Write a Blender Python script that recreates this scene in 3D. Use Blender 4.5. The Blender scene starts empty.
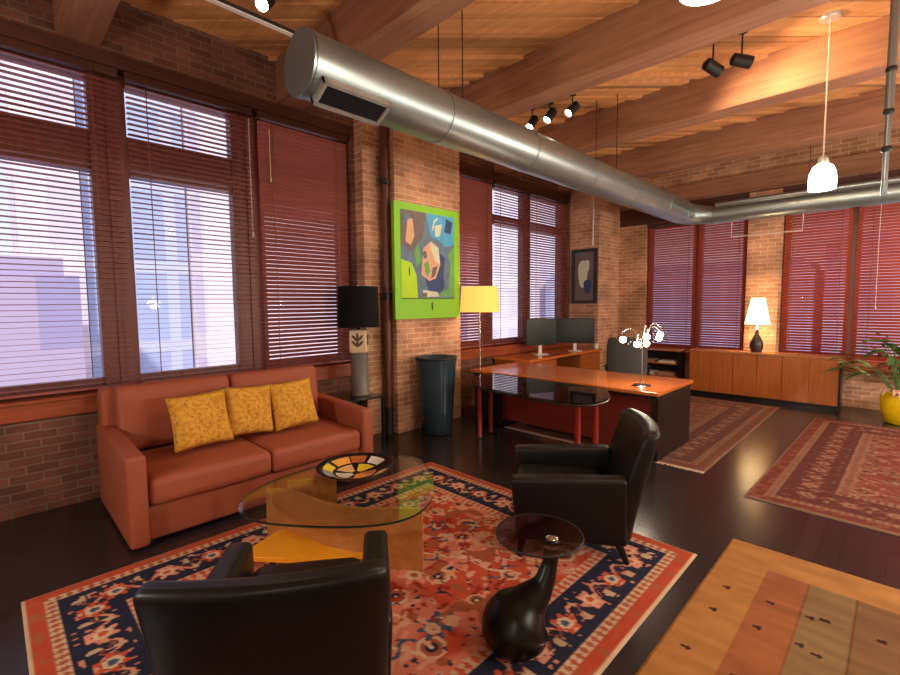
import bpy, bmesh, math, random
import numpy as np
from mathutils import Vector, Matrix
random.seed(7)
sc = bpy.context.scene
COL = sc.collection
R = math.radians
PI = math.pi

# ------------------------------------------------------------------ colour + materials
def S(r, g, b):
    def f(c):
        c /= 255.0
        return c / 12.92 if c <= .04045 else ((c + .055) / 1.055) ** 2.4
    return (f(r), f(g), f(b), 1.0)

class NT:
    def __init__(s, name):
        s.m = bpy.data.materials.new(name); s.m.use_nodes = True
        s.t = s.m.node_tree; s.t.nodes.clear()
        s.out = s.n('ShaderNodeOutputMaterial')
    def n(s, typ, **kw):
        d = s.t.nodes.new(typ)
        for k, v in kw.items(): setattr(d, k, v)
        return d
    def l(s, a, b): s.t.links.new(a, b)
    def math(s, op, a, b=None):
        d = s.n('ShaderNodeMath', operation=op)
        for i, v in enumerate((a, b)):
            if v is None: continue
            if isinstance(v, (int, float)): d.inputs[i].default_value = v
            else: s.l(v, d.inputs[i])
        return d.outputs[0]
    def mix(s, fac, a, b, blend='MIX'):
        d = s.n('ShaderNodeMix', data_type='RGBA', blend_type=blend)
        for i, v in ((0, fac), (6, a), (7, b)):
            if isinstance(v, (int, float, tuple)): d.inputs[i].default_value = v
            else: s.l(v, d.inputs[i])
        return d.outputs[2]
    def bsdf(s, rough=.5, metal=0., spec=.5, coat=0., trans=0.):
        b = s.n('ShaderNodeBsdfPrincipled')
        b.inputs['Roughness'].default_value = rough
        b.inputs['Metallic'].default_value = metal
        b.inputs['Specular IOR Level'].default_value = spec
        b.inputs['Coat Weight'].default_value = coat
        b.inputs['Coat Roughness'].default_value = .08
        b.inputs['Transmission Weight'].default_value = trans
        s.l(b.outputs[0], s.out.inputs[0]); s.b = b
        return b
    def bump(s, h, strength=.3, dist=.01):
        d = s.n('ShaderNodeBump'); d.inputs['Strength'].default_value = strength
        d.inputs['Distance'].default_value = dist
        s.l(h, d.inputs['Height']); s.l(d.outputs[0], s.b.inputs['Normal'])

def mat(name, col, rough=.5, metal=0., spec=.5, var=.12, scale=12., stretch=(1, 1, 1), bump=0., coat=0.):
    """plain procedural material: base colour broken up by noise"""
    k = NT(name); k.bsdf(rough, metal, spec, coat)
    tc = k.n('ShaderNodeTexCoord'); mp = k.n('ShaderNodeMapping')
    mp.inputs['Scale'].default_value = stretch
    k.l(tc.outputs['Object'], mp.inputs[0])
    nz = k.n('ShaderNodeTexNoise'); nz.inputs['Scale'].default_value = scale; nz.inputs['Detail'].default_value = 4
    k.l(mp.outputs[0], nz.inputs['Vector'])
    lo = tuple(c * (1 - var) for c in col[:3]) + (1,); hi = tuple(min(1, c * (1 + var)) for c in col[:3]) + (1,)
    c = k.mix(nz.outputs[0], lo, hi)
    k.l(c, k.b.inputs['Base Color'])
    if bump: k.bump(nz.outputs[0], bump, .004)
    return k.m

def wood(name, c1, c2, rough=.35, axis='x', scale=3., coat=0., spec=.5):
    k = NT(name); k.bsdf(rough, 0, spec, coat)
    tc = k.n('ShaderNodeTexCoord'); mp = k.n('ShaderNodeMapping')
    st = {'x': (.6, 9, 9), 'y': (9, .6, 9), 'z': (9, 9, .6)}[axis]
    mp.inputs['Scale'].default_value = st
    k.l(tc.outputs['Object'], mp.inputs[0])
    nz = k.n('ShaderNodeTexNoise'); nz.inputs['Scale'].default_value = scale
    nz.inputs['Detail'].default_value = 6; nz.inputs['Distortion'].default_value = .6
    k.l(mp.outputs[0], nz.inputs['Vector'])
    rp = k.n('ShaderNodeMapRange'); rp.inputs[1].default_value = .3; rp.inputs[2].default_value = .7
    k.l(nz.outputs[0], rp.inputs[0])
    k.l(k.mix(rp.outputs[0], c1, c2), k.b.inputs['Base Color'])
    k.bump(nz.outputs[0], .08, .003)
    return k.m

def brick(name, c1, c2, mortar, bw=.205, rh=.067):
    k = NT(name); k.bsdf(.85, 0, .25)
    tc = k.n('ShaderNodeTexCoord'); sp = k.n('ShaderNodeSeparateXYZ'); k.l(tc.outputs['Object'], sp.inputs[0])
    cb = k.n('ShaderNodeCombineXYZ')
    k.l(k.math('ADD', sp.outputs[0], sp.outputs[1]), cb.inputs[0]); k.l(sp.outputs[2], cb.inputs[1])
    nz = k.n('ShaderNodeTexNoise'); nz.inputs['Scale'].default_value = 14; nz.inputs['Detail'].default_value = 4
    k.l(tc.outputs['Object'], nz.inputs['Vector'])
    wob = k.n('ShaderNodeVectorMath', operation='SCALE'); wob.inputs['Scale'].default_value = .012
    k.l(nz.outputs['Color'], wob.inputs[0])
    ad = k.n('ShaderNodeVectorMath', operation='ADD'); k.l(cb.outputs[0], ad.inputs[0]); k.l(wob.outputs[0], ad.inputs[1])
    b = k.n('ShaderNodeTexBrick'); k.l(ad.outputs[0], b.inputs['Vector'])
    b.inputs['Color1'].default_value = c1; b.inputs['Color2'].default_value = c2; b.inputs['Mortar'].default_value = mortar
    b.inputs['Scale'].default_value = 1; b.inputs['Mortar Size'].default_value = .007; b.inputs['Mortar Smooth'].default_value = .3
    b.inputs['Brick Width'].default_value = bw; b.inputs['Row Height'].default_value = rh; b.inputs['Bias'].default_value = -.1
    n2 = k.n('ShaderNodeTexNoise'); n2.inputs['Scale'].default_value = 2.2; n2.inputs['Detail'].default_value = 5
    k.l(tc.outputs['Object'], n2.inputs['Vector'])
    v = k.n('ShaderNodeMapRange'); v.inputs[1].default_value = .3; v.inputs[2].default_value = .7
    v.inputs[3].default_value = .62; v.inputs[4].default_value = 1.3; k.l(n2.outputs[0], v.inputs[0])
    vv = k.n('ShaderNodeCombineXYZ')
    for i in range(3): k.l(v.outputs[0], vv.inputs[i])
    k.l(k.mix(1., b.outputs[0], vv.outputs[0], 'MULTIPLY'), k.b.inputs['Base Color'])
    h = k.math('SUBTRACT', k.math('MULTIPLY', nz.outputs[0], .35), b.outputs['Fac'])
    k.bump(h, .6, .012)
    return k.m

def emit(name, col, strength):
    k = NT(name); e = k.n('ShaderNodeEmission'); e.inputs[0].default_value = col; e.inputs[1].default_value = strength
    k.l(e.outputs[0], k.out.inputs[0]); return k.m

def glassy(name, tint=(1, 1, 1, 1), refl=.12, rough=.02, gain=.5):
    """thin sheet glass: see-through with a mirror coat by fresnel"""
    k = NT(name)
    tr = k.n('ShaderNodeBsdfTransparent'); tr.inputs[0].default_value = tint
    gl = k.n('ShaderNodeBsdfGlossy'); gl.inputs['Roughness'].default_value = rough
    fr = k.n('ShaderNodeLayerWeight'); fr.inputs[0].default_value = .5
    mx = k.n('ShaderNodeMixShader')
    f = k.math('MINIMUM', k.math('ADD', k.math('MULTIPLY', k.math('POWER', fr.outputs['Facing'], 4.), gain), refl), .9)
    k.l(f, mx.inputs[0]); k.l(tr.outputs[0], mx.inputs[1]); k.l(gl.outputs[0], mx.inputs[2])
    k.l(mx.outputs[0], k.out.inputs[0]); return k.m

def shade(name, col, emis, strength):
    """lamp shade cloth glowing from the bulb inside"""
    k = NT(name); k.bsdf(.8)
    tc = k.n('ShaderNodeTexCoord'); nz = k.n('ShaderNodeTexNoise'); nz.inputs['Scale'].default_value = 60
    k.l(tc.outputs['Object'], nz.inputs['Vector'])
    k.l(k.mix(nz.outputs[0], tuple(c * .92 for c in col[:3]) + (1,), col), k.b.inputs['Base Color'])
    k.b.inputs['Emission Color'].default_value = emis; k.b.inputs['Emission Strength'].default_value = strength
    return k.m

def vcol(name, rough=.95, bump=.35):
    k = NT(name); k.bsdf(rough, 0, .1)
    a = k.n('ShaderNodeAttribute', attribute_name='pile')
    tc = k.n('ShaderNodeTexCoord'); nz = k.n('ShaderNodeTexNoise'); nz.inputs['Scale'].default_value = 220
    k.l(tc.outputs['Object'], nz.inputs['Vector'])
    n2 = k.n('ShaderNodeTexNoise'); n2.inputs['Scale'].default_value = 9; k.l(tc.outputs['Object'], n2.inputs['Vector'])
    v = k.n('ShaderNodeMapRange'); v.inputs[3].default_value = .8; v.inputs[4].default_value = 1.15; k.l(n2.outputs[0], v.inputs[0])
    vv = k.n('ShaderNodeCombineXYZ')
    for i in range(3): k.l(v.outputs[0], vv.inputs[i])
    k.l(k.mix(1., a.outputs['Color'], vv.outputs[0], 'MULTIPLY'), k.b.inputs['Base Color'])
    k.bump(nz.outputs[0], bump, .004)
    return k.m

def floorboards(name):
    k = NT(name); k.bsdf(.2, 0, .55)
    tc = k.n('ShaderNodeTexCoord'); mp = k.n('ShaderNodeMapping'); mp.inputs['Rotation'].default_value = (0, 0, R(90))
    k.l(tc.outputs['Object'], mp.inputs[0])
    b = k.n('ShaderNodeTexBrick'); k.l(mp.outputs[0], b.inputs['Vector'])
    b.inputs['Color1'].default_value = S(46, 39, 41); b.inputs['Color2'].default_value = S(38, 32, 35); b.inputs['Mortar'].default_value = S(10, 8, 8)
    b.inputs['Scale'].default_value = 1; b.inputs['Mortar Size'].default_value = .002
    b.inputs['Brick Width'].default_value = 1.6; b.inputs['Row Height'].default_value = .11
    nz = k.n('ShaderNodeTexNoise'); nz.inputs['Scale'].default_value = 5; nz.inputs['Detail'].default_value = 5
    k.l(tc.outputs['Object'], nz.inputs['Vector'])
    k.l(b.outputs[0], k.b.inputs['Base Color'])
    rr = k.n('ShaderNodeMapRange'); rr.inputs[3].default_value = .18; rr.inputs[4].default_value = .25; k.l(nz.outputs[0], rr.inputs[0])
    k.l(rr.outputs[0], k.b.inputs['Roughness'])
    k.bump(k.math('SUBTRACT', k.math('MULTIPLY', nz.outputs[0], .0), b.outputs['Fac']), .05, .002)
    return k.m

def deckmat(name):
    """fir decking: tone differs board by board (attribute) with grain along the board"""
    k = NT(name); k.bsdf(.6, 0, .3)
    a = k.n('ShaderNodeAttribute', attribute_name='board')
    tc = k.n('ShaderNodeTexCoord'); mp = k.n('ShaderNodeMapping')
    mp.inputs['Rotation'].default_value = (0, 0, R(-45)); mp.inputs['Scale'].default_value = (.5, 9, 1)
    k.l(tc.outputs['Object'], mp.inputs[0])
    nz = k.n('ShaderNodeTexNoise'); nz.inputs['Scale'].default_value = 3; nz.inputs['Detail'].default_value = 5
    k.l(mp.outputs[0], nz.inputs['Vector'])
    c = k.mix(nz.outputs[0], S(176, 118, 74), S(228, 170, 116))
    k.l(k.mix(1., c, a.outputs['Color'], 'MULTIPLY'), k.b.inputs['Base Color'])
    return k.m

def mottled(name, c1, c2, c3, scale=30):
    k = NT(name); k.bsdf(.85, 0, .2)
    tc = k.n('ShaderNodeTexCoord'); nz = k.n('ShaderNodeTexNoise'); nz.inputs['Scale'].default_value = scale; nz.inputs['Detail'].default_value = 3
    k.l(tc.outputs['Object'], nz.inputs['Vector'])
    v = k.n('ShaderNodeTexVoronoi'); v.inputs['Scale'].default_value = scale * .9; k.l(tc.outputs['Object'], v.inputs['Vector'])
    a = k.n('ShaderNodeMapRange'); a.inputs[1].default_value = .42; a.inputs[2].default_value = .6; k.l(nz.outputs[0], a.inputs[0])
    b = k.n('ShaderNodeMapRange'); b.inputs[1].default_value = .28; b.inputs[2].default_value = .12; k.l(v.outputs[0], b.inputs[0])
    k.l(k.mix(b.outputs[0], k.mix(a.outputs[0], c1, c2), c3), k.b.inputs['Base Color'])
    k.bump(nz.outputs[0], .3, .004)
    return k.m

def facade(name, wallc, winc, bw, rh, frac):
    k = NT(name); k.bsdf(.8, 0, .2)
    tc = k.n('ShaderNodeTexCoord'); sp = k.n('ShaderNodeSeparateXYZ'); k.l(tc.outputs['Object'], sp.inputs[0])
    cb = k.n('ShaderNodeCombineXYZ'); k.l(k.math('ADD', sp.outputs[0], sp.outputs[1]), cb.inputs[0]); k.l(sp.outputs[2], cb.inputs[1])
    b = k.n('ShaderNodeTexBrick', offset=0.); k.l(cb.outputs[0], b.inputs['Vector'])
    b.inputs['Color1'].default_value = winc; b.inputs['Color2'].default_value = tuple(c * .9 for c in winc[:3]) + (1,)
    b.inputs['Mortar'].default_value = wallc; b.inputs['Scale'].default_value = 1
    b.inputs['Mortar Size'].default_value = frac; b.inputs['Brick Width'].default_value = bw; b.inputs['Row Height'].default_value = rh
    k.l(b.outputs[0], k.b.inputs['Base Color'])
    return k.m

M = {}
M['brick'] = brick('old red brick', S(120, 78, 62), S(92, 58, 48), S(118, 98, 84))
M['brick_lit'] = brick('brick lit tone', S(200, 150, 118), S(170, 118, 90), S(208, 182, 154))  # same brick, with the light falling on it put into a paler colour
M['floor'] = floorboards('dark floorboards')
M['deck'] = deckmat('fir deck')
M['beam'] = wood('timber beam', S(138, 95, 72), S(168, 120, 92), .65, 'x', 2.5, spec=.3)
M['header'] = wood('dark window header', S(66, 34, 28), S(84, 42, 34), .5, 'y')
M['frame'] = wood('window frame wood', S(98, 50, 42), S(116, 60, 50), .45, 'z')
M['sill'] = wood('sill wood', S(128, 60, 36), S(158, 78, 46), .35, 'y')
M['slat'] = wood('blind slat wood', S(134, 74, 68), S(152, 86, 78), .36, 'x')
M['slat_far'] = wood('far blind slat wood', S(150, 62, 46), S(166, 70, 52), .42, 'x')
M['cord'] = mat('cord', S(206, 186, 170), .8)
M['glass'] = glassy('window glass', (.96, .98, 1, 1), .002, gain=.25)
M['tableglass'] = glassy('table glass', (.93, .97, .95, 1), .05)
M['smokeglass'] = glassy('smoked glass', (.62, .63, .70, 1), .12, gain=.7)
M['deskglass'] = glassy('dark desk glass', (.40, .45, .44, 1), .12)
M['clearglass'] = glassy('lamp glass', (.97, .97, .97, 1), .0, gain=.12)
M['glassedge'] = mat('glass edge green', S(34, 48, 40), .15)
M['plaster'] = mat('plaster', S(196, 172, 150), .9)
M['sofa'] = mat('sofa cloth', S(152, 78, 54), .62, 0, .4, .08, 40, bump=.12)
M['pillow'] = mottled('pillow brocade', S(212, 160, 62), S(190, 134, 48), S(152, 100, 44), 30)
M['leather'] = mat('black leather', S(9, 9, 11), .42, 0, .38, .2, 60, bump=.1)
M['blackwood'] = mat('black lacquer wood', S(18, 15, 15), .3)
M['blackgloss'] = mat('black gloss', S(7, 7, 8), .34, 0, .35)
M['steel'] = mat('galvanised steel', S(150, 164, 168), .38, .85, .5, .12, 3.5)
M['steel_dark'] = mat('dark grille', S(44, 44, 50), .5, .5)
M['steel_bright'] = mat('bright flange', S(206, 208, 206), .35, .7)
M['chrome'] = mat('chrome', S(210, 210, 212), .12, 1.)
M['black'] = mat('matt black', S(18, 17, 18), .55)
M['lime'] = mat('lime paint', S(128, 196, 22), .5, var=.05)
M['maple'] = wood('honey maple', S(176, 114, 58), S(194, 132, 72), .3, 'x')
M['yellowwood'] = wood('yellow lacquer wood', S(236, 158, 22), S(244, 170, 34), .32, 'x')
M['deskwood'] = wood('desk cherry', S(186, 98, 44), S(206, 120, 56), .2, 'x', coat=.4)
M['desk_red'] = wood('desk red panel', S(104, 34, 24), S(122, 44, 30), .3, 'x')
M['redleg'] = mat('red lacquer', S(132, 34, 28), .22, coat=.3)
M['credwood'] = wood('credenza walnut', S(150, 82, 34), S(172, 98, 44), .3, 'z', coat=.15)
M['credtop'] = wood('credenza top wood', S(160, 104, 62), S(176, 118, 74), .25, 'x')
M['bin'] = mat('dark teal glaze', S(42, 62, 72), .22, 0, .5, .25, 5, (1, 1, .3))
M['ivory'] = mat('ivory ceramic', S(206, 186, 150), .4)
M['leafbrown'] = mat('brown motif', S(86, 62, 40), .5)
M['greyvase'] = mat('grey stone glaze', S(104, 102, 98), .4, var=.3, scale=20)
M['blackshade'] = mat('black shade cloth', S(8, 8, 10), .8, 0, .2)
M['yellowshade'] = shade('warm yellow shade', S(226, 176, 70), (1, .66, .16, 1), .6)
M['creamshade'] = shade('cream shade', S(240, 214, 168), (1, .76, .40, 1), 3.2)
M['bulbglow'] = emit('warm bulb', (1, .82, .6, 1), 26)
M['globeglow'] = emit('pendant globe', (1, .82, .62, 1), 9)
M['spotglow'] = emit('spot lens', (1, .86, .68, 1), 30)
M['screen'] = mat('dark screen', S(20, 30, 32), .3, 0, .3)
M['grey_mesh'] = mat('grey chair mesh', S(62, 62, 66), .75)
M['white'] = mat('white plastic', S(222, 218, 212), .5)
M['paper'] = mat('paper', S(206, 194, 176), .8)
M['paper2'] = mat('brown folder', S(150, 116, 86), .8)
M['pot'] = mat('yellow glaze', S(226, 188, 14), .3)
M['soil'] = mat('soil', S(48, 34, 26), .95)
M['leaf'] = mat('leaf green', S(62, 104, 54), .4, var=.35, scale=7)
M['leaf_pale'] = mat('pale leaf', S(130, 142, 86), .45, var=.3, scale=7)
M['leaf_pink'] = mat('pinkish leaf', S(186, 142, 124), .5, var=.2, scale=9)
M['rug'] = vcol('wool pile')
M['fringe'] = mat('fringe wool', S(196, 172, 150), .95)
M['pipe_brown'] = mat('painted brown pipe', S(92, 48, 34), .45)
M['iron'] = mat('dark iron', S(34, 28, 27), .5)
M['pf_dark'] = mat('dark picture frame', S(34, 30, 32), .4)
M['p1'] = mat('paint slate', S(92, 116, 138), .6, var=.3, scale=14)
M['p2'] = mat('paint sky', S(72, 160, 206), .6, var=.25, scale=14)
M['p3'] = mat('paint lime', S(172, 216, 20), .6, var=.08, scale=14)
M['p4'] = mat('paint peach', S(206, 160, 134), .6, var=.2, scale=14)
M['p5'] = mat('paint brownish', S(104, 92, 92), .6, var=.3, scale=14)
M['p6'] = mat('paint pale', S(196, 204, 182), .6, var=.2, scale=14)
M['p7'] = mat('paint deep blue', S(42, 66, 112), .6, var=.2, scale=14)
M['p8'] = mat('paint green', S(98, 160, 82), .6, var=.25, scale=14)
M['p9'] = mat('paint moss line', S(62, 92, 20), .6)
M['bp'] = [mat('bowl patch %d' % i, c, .3) for i, c in enumerate([S(226, 186, 120), S(232, 200, 60), S(176, 96, 50), S(22, 20, 22), S(140, 152, 160), S(226, 160, 70), S(210, 206, 190)])]
M['bowlblack'] = mat('bowl black glaze', S(24, 20, 20), .22)

# ------------------------------------------------------------------ mesh helpers
class MB:
    def __init__(s): s.v = []; s.f = []; s.mi = []; s.cur = 0
    def add(s, vs, fs):
        o = len(s.v); s.v += [tuple(v) for v in vs]
        s.f += [tuple(i + o for i in f) for f in fs]; s.mi += [s.cur] * len(fs); return s
    def box(s, x0, x1, y0, y1, z0, z1, mx=None):
        vs = [Vector((x, y, z)) for z in (z0, z1) for y in (y0, y1) for x in (x0, x1)]
        if mx is not None: vs = [mx @ v for v in vs]
        return s.add(vs, [(0, 2, 3, 1), (4, 5, 7, 6), (0, 1, 5, 4), (2, 6, 7, 3), (0, 4, 6, 2), (1, 3, 7, 5)])
    def rbox(s, sx, sy, sz, r, n=6, c=(0, 0, 0), fn=None, mx=None):
        """rounded box centred at c; fn reshapes local points"""
        h = (sx / 2, sy / 2, sz / 2); r = min(r, *[q * .98 for q in h]); idx = {}; vs = []; fs = []
        def lev(hh):
            k = max(2, int(r / hh * n)) if False else 3
            inner = hh - r
            a = [-hh + r * (1 - math.cos(t * PI / 2 / 3)) for t in range(3)]
            b = [-inner + 2 * inner * t / n for t in range(n + 1)]
            return a + b + [-q for q in reversed(a)]
        L = [lev(q) for q in h]
        def vid(i, j, k):
            key = (i, j, k)
            if key not in idx:
                p = Vector((L[0][i], L[1][j], L[2][k]))
                q = Vector([max(-(h[a] - r), min(h[a] - r, p[a])) for a in range(3)])
                d = p - q
                if d.length > 1e-9: p = q + d.normalized() * r
                if fn: p = Vector(fn(p))
                p = p + Vector(c)
                if mx is not None: p = mx @ p
                idx[key] = len(vs); vs.append(p)
            return idx[key]
        m = [len(q) - 1 for q in L]
        for i in range(m[0]):
            for j in range(m[1]):
                fs.append((vid(i, j, 0), vid(i, j + 1, 0), vid(i + 1, j + 1, 0), vid(i + 1, j, 0)))
                fs.append((vid(i, j, m[2]), vid(i + 1, j, m[2]), vid(i + 1, j + 1, m[2]), vid(i, j + 1, m[2])))
        for i in range(m[0]):
            for k in range(m[2]):
                fs.append((vid(i, 0, k), vid(i + 1, 0, k), vid(i + 1, 0, k + 1), vid(i, 0, k + 1)))
                fs.append((vid(i, m[1], k), vid(i, m[1], k + 1), vid(i + 1, m[1], k + 1), vid(i + 1, m[1], k)))
        for j in range(m[1]):
            for k in range(m[2]):
                fs.append((vid(0, j, k), vid(0, j, k + 1), vid(0, j + 1, k + 1), vid(0, j + 1, k)))
                fs.append((vid(m[0], j, k), vid(m[0], j + 1, k), vid(m[0], j + 1, k + 1), vid(m[0], j, k + 1)))
        return s.add(vs, fs)
    def lathe(s, prof, c=(0, 0, 0), n=28, cap=True, mx=None):
        vs = []; fs = []
        for r, z in prof:
            for i in range(n):
                a = 2 * PI * i / n; p = Vector((c[0] + r * math.cos(a), c[1] + r * math.sin(a), c[2] + z))
                vs.append(mx @ p if mx is not None else p)
        for k in range(len(prof) - 1):
            for i in range(n):
                j = (i + 1) % n
                fs.append((k * n + i, k * n + j, (k + 1) * n + j, (k + 1) * n + i))
        if cap:
            fs.append(tuple(range(n - 1, -1, -1))); o = (len(prof) - 1) * n; fs.append(tuple(range(o, o + n)))
        return s.add(vs, fs)
    def tube(s, pts, rad, n=12, cap=True):
        pts = [Vector(p) for p in pts]
        if isinstance(rad, (int, float)): rad = [rad] * len(pts)
        T = []
        for i in range(len(pts)):
            a = pts[max(0, i - 1)]; b = pts[min(len(pts) - 1, i + 1)]; T.append((b - a).normalized())
        up = Vector((0, 0, 1)) if abs(T[0].z) < .9 else Vector((1, 0, 0))
        nrm = T[0].cross(up).normalized(); vs = []; fs = []
        for i, p in enumerate(pts):
            nrm = (nrm - T[i] * nrm.dot(T[i])).normalized(); bi = T[i].cross(nrm)
            for k in range(n):
                a = 2 * PI * k / n; vs.append(p + (nrm * math.cos(a) + bi * math.sin(a)) * rad[i])
        for i in range(len(pts) - 1):
            for k in range(n):
                j = (k + 1) % n; fs.append((i * n + k, i * n + j, (i + 1) * n + j, (i + 1) * n + k))
        if cap:
            fs.append(tuple(range(n - 1, -1, -1))); o = (len(pts) - 1) * n; fs.append(tuple(range(o, o + n)))
        return s.add(vs, fs)
    def prism(s, poly, z0, z1, mx=None):
        n = len(poly)
        vs = [Vector((p[0], p[1], z0)) for p in poly] + [Vector((p[0], p[1], z1)) for p in poly]
        if mx is not None: vs = [mx @ v for v in vs]
        return s.add(vs, [tuple(range(n - 1, -1, -1)), tuple(range(n, 2 * n))] + [(i, (i + 1) % n, (i + 1) % n + n, i + n) for i in range(n)])
    def ball(s, c, r, n=16, m=10, sq=(1, 1, 1)):
        vs = []; fs = []
        for j in range(m + 1):
            t = PI * j / m
            for i in range(n):
                a = 2 * PI * i / n
                vs.append((c[0] + r * sq[0] * math.sin(t) * math.cos(a), c[1] + r * sq[1] * math.sin(t) * math.sin(a), c[2] + r * sq[2] * math.cos(t)))
        for j in range(m):
            for i in range(n):
                k = (i + 1) % n; fs.append((j * n + i, (j + 1) * n + i, (j + 1) * n + k, j * n + k))
        return s.add(vs, fs)
    def build(s, name, m, parent=None, smooth=None, bevel=0, mats=None):
        me = bpy.data.meshes.new(name); me.from_pydata(s.v, [], s.f)
        b = bmesh.new(); b.from_mesh(me)
        bmesh.ops.remove_doubles(b, verts=b.verts, dist=1e-6)
        bmesh.ops.recalc_face_normals(b, faces=b.faces); b.to_mesh(me); b.free()
        o = bpy.data.objects.new(name, me); COL.objects.link(o)
        if mats:
            for q in mats: me.materials.append(q)
            if len(me.polygons) == len(s.mi):
                me.polygons.foreach_set('material_index', s.mi)
        else: me.materials.append(m)
        if parent is not None: o.parent = parent
        if bevel:
            md = o.modifiers.new('bevel', 'BEVEL'); md.width = bevel; md.segments = 2; md.limit_method = 'ANGLE'
        if smooth is not None:
            me.polygons.foreach_set('use_smooth', [True] * len(me.polygons))
            if smooth < 180:
                me.set_sharp_from_angle(angle=R(smooth))
        return o

def tag(o, label=None, cat=None, group=None, kind=None):
    if label: o['label'] = label
    if cat: o['category'] = cat
    if group: o['group'] = group
    if kind: o['kind'] = kind
    return o
def thing(name, label, cat, loc=(0, 0, 0), rz=0., group=None):
    o = bpy.data.objects.new(name, None); COL.objects.link(o); o.empty_display_size = .1
    o.location = loc; o.rotation_euler = (0, 0, rz)
    return tag(o, label, cat, group)
def dup(root, loc, rz, label, group=None, skip=()):
    r = root.copy(); COL.objects.link(r); r.location = loc; r.rotation_euler = (0, 0, rz); r['label'] = label
    if group: r['group'] = group
    for ch in list(root.children):
        c = ch.copy(); COL.objects.link(c); c.parent = r
        for g in list(ch.children):
            d = g.copy(); COL.objects.link(d); d.parent = c
    return r
def struct(o, cat=None):
    o['kind'] = 'structure'; return o
def catmull(P, n=8, closed=False):
    P = [Vector(p) for p in P]; out = []; m = len(P)
    for i in range(m if closed else m - 1):
        a = P[(i - 1) % m] if closed or i > 0 else P[0]; b = P[i]; c = P[(i + 1) % m]
        d = P[(i + 2) % m] if closed or i + 2 < m else P[-1]
        for k in range(n):
            t = k / n
            out.append(.5 * ((2 * b) + (c - a) * t + (2 * a - 5 * b + 4 * c - d) * t * t + (3 * b - a - 3 * c + d) * t ** 3))
    if not closed: out.append(P[-1])
    return out
def light(name, typ, loc, power, col, radius=.05, **kw):
    d = bpy.data.lights.new(name, typ); d.energy = power; d.color = col
    if typ in ('POINT', 'SPOT'): d.shadow_soft_size = radius
    o = bpy.data.objects.new(name, d); COL.objects.link(o); o.location = loc
    for k, v in kw.items(): setattr(d, k, v)
    return o
def aim(o, d):
    o.rotation_euler = Vector(d).to_track_quat('-Z', 'Y').to_euler()

# ------------------------------------------------------------------ camera
f_px = 458.0; yaw = R(-44.7); pit = R(-4.3); rol = R(-.5); EYE = 1.65
F = Vector((math.sin(yaw) * math.cos(pit), math.cos(yaw) * math.cos(pit), math.sin(pit)))
Rt = Vector((math.cos(yaw), -math.sin(yaw), 0)); U = Rt.cross(F)
r_ = Rt * math.cos(rol) + U * math.sin(rol); u_ = -Rt * math.sin(rol) + U * math.cos(rol)
cd = bpy.data.cameras.new('camera'); cam = bpy.data.objects.new('camera', cd); COL.objects.link(cam)
cam.matrix_world = Matrix(((r_.x, u_.x, -F.x, 0), (r_.y, u_.y, -F.y, 0), (r_.z, u_.z, -F.z, EYE), (0, 0, 0, 1)))
cd.sensor_width = 36; cd.lens = f_px / 900 * 36; cd.clip_start = .05; cd.clip_end = 300
sc.camera = cam

# ------------------------------------------------------------------ room shell
W = -4.87; FAR = 9.3; XR = 2.6; YB = -2.6; TOP = 4.25; T = .32
b = MB(); b.box(W - T, XR + .2, YB - .2, FAR + T, -.2, 0); struct(b.build('floor', M['floor']))

# decking laid on the diagonal, boards uneven
b = MB(); tone = []
bw = .078; s2 = math.sqrt(.5)
p = (W - FAR) * s2
while p < (XR - YB) * s2:
    pc = p + bw / 2
    # points (x,y) = q*(1,1)*s2 + pc*(1,-1)*s2 inside the room rectangle
    q0 = max((W - pc * s2) / s2, (YB + pc * s2) / s2); q1 = min((XR - pc * s2) / s2, (FAR + pc * s2) / s2)
    if q1 - q0 > .05:
        q0 -= .05; q1 += .05
        dz = random.choice((0, .0, .0, .008, .016, .04)); t = random.choice((.62, .85, .95, 1.0, 1.05, 1.12))
        P = []
        for q, pp in ((q0, p + .002), (q1, p + .002), (q1, p + bw - .002), (q0, p + bw - .002)):
            P.append(((q + pp) * s2, (q - pp) * s2))
        b.prism(P, TOP - dz, TOP + .06); tone += [t] * 6
    p += bw
o = struct(b.build('ceiling', M['deck']))
at = o.data.attributes.new('board', 'FLOAT_COLOR', 'FACE')
arr = np.ones((len(o.data.polygons), 4), dtype=np.float32)
if len(tone) == len(arr): arr[:, :3] = np.array(tone, dtype=np.float32)[:, None]
at.data.foreach_set('color', arr.ravel())
b = MB(); b.box(W - T, XR + .2, YB - .2, FAR + T, TOP + .06, TOP + .25); o = struct(b.build('ceiling_roof_slab', M['beam']))

# left wall: brick below the sills, above the headers, and pilasters between the bays
SILL = .92; HEAD = 3.67
b = MB()
b.box(W - T, W, YB, FAR, 0, .76)
b.box(W - T, W, YB, FAR, 3.78, TOP)
b.box(W - T, W, YB, -1.45, .76, 3.78)
b.box(W - T, W, 3.23, 4.84, .76, 3.78)
b.box(W - T, W, 8.36, FAR + T, .76, 3.78)
b.cur = 1
b.box(W, -4.70, 3.28, 3.60, 0, TOP)             # shallow pier by the dark lamp
b.box(W, -4.50, 3.60, 4.76, 0, TOP)             # pier that carries the green painting
b.box(W, -4.24, 8.40, FAR, 0, TOP)              # corner pier with the small picture
struct(b.build('wall_left', None, mats=[M['brick'], M['brick_lit']]))
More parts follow.
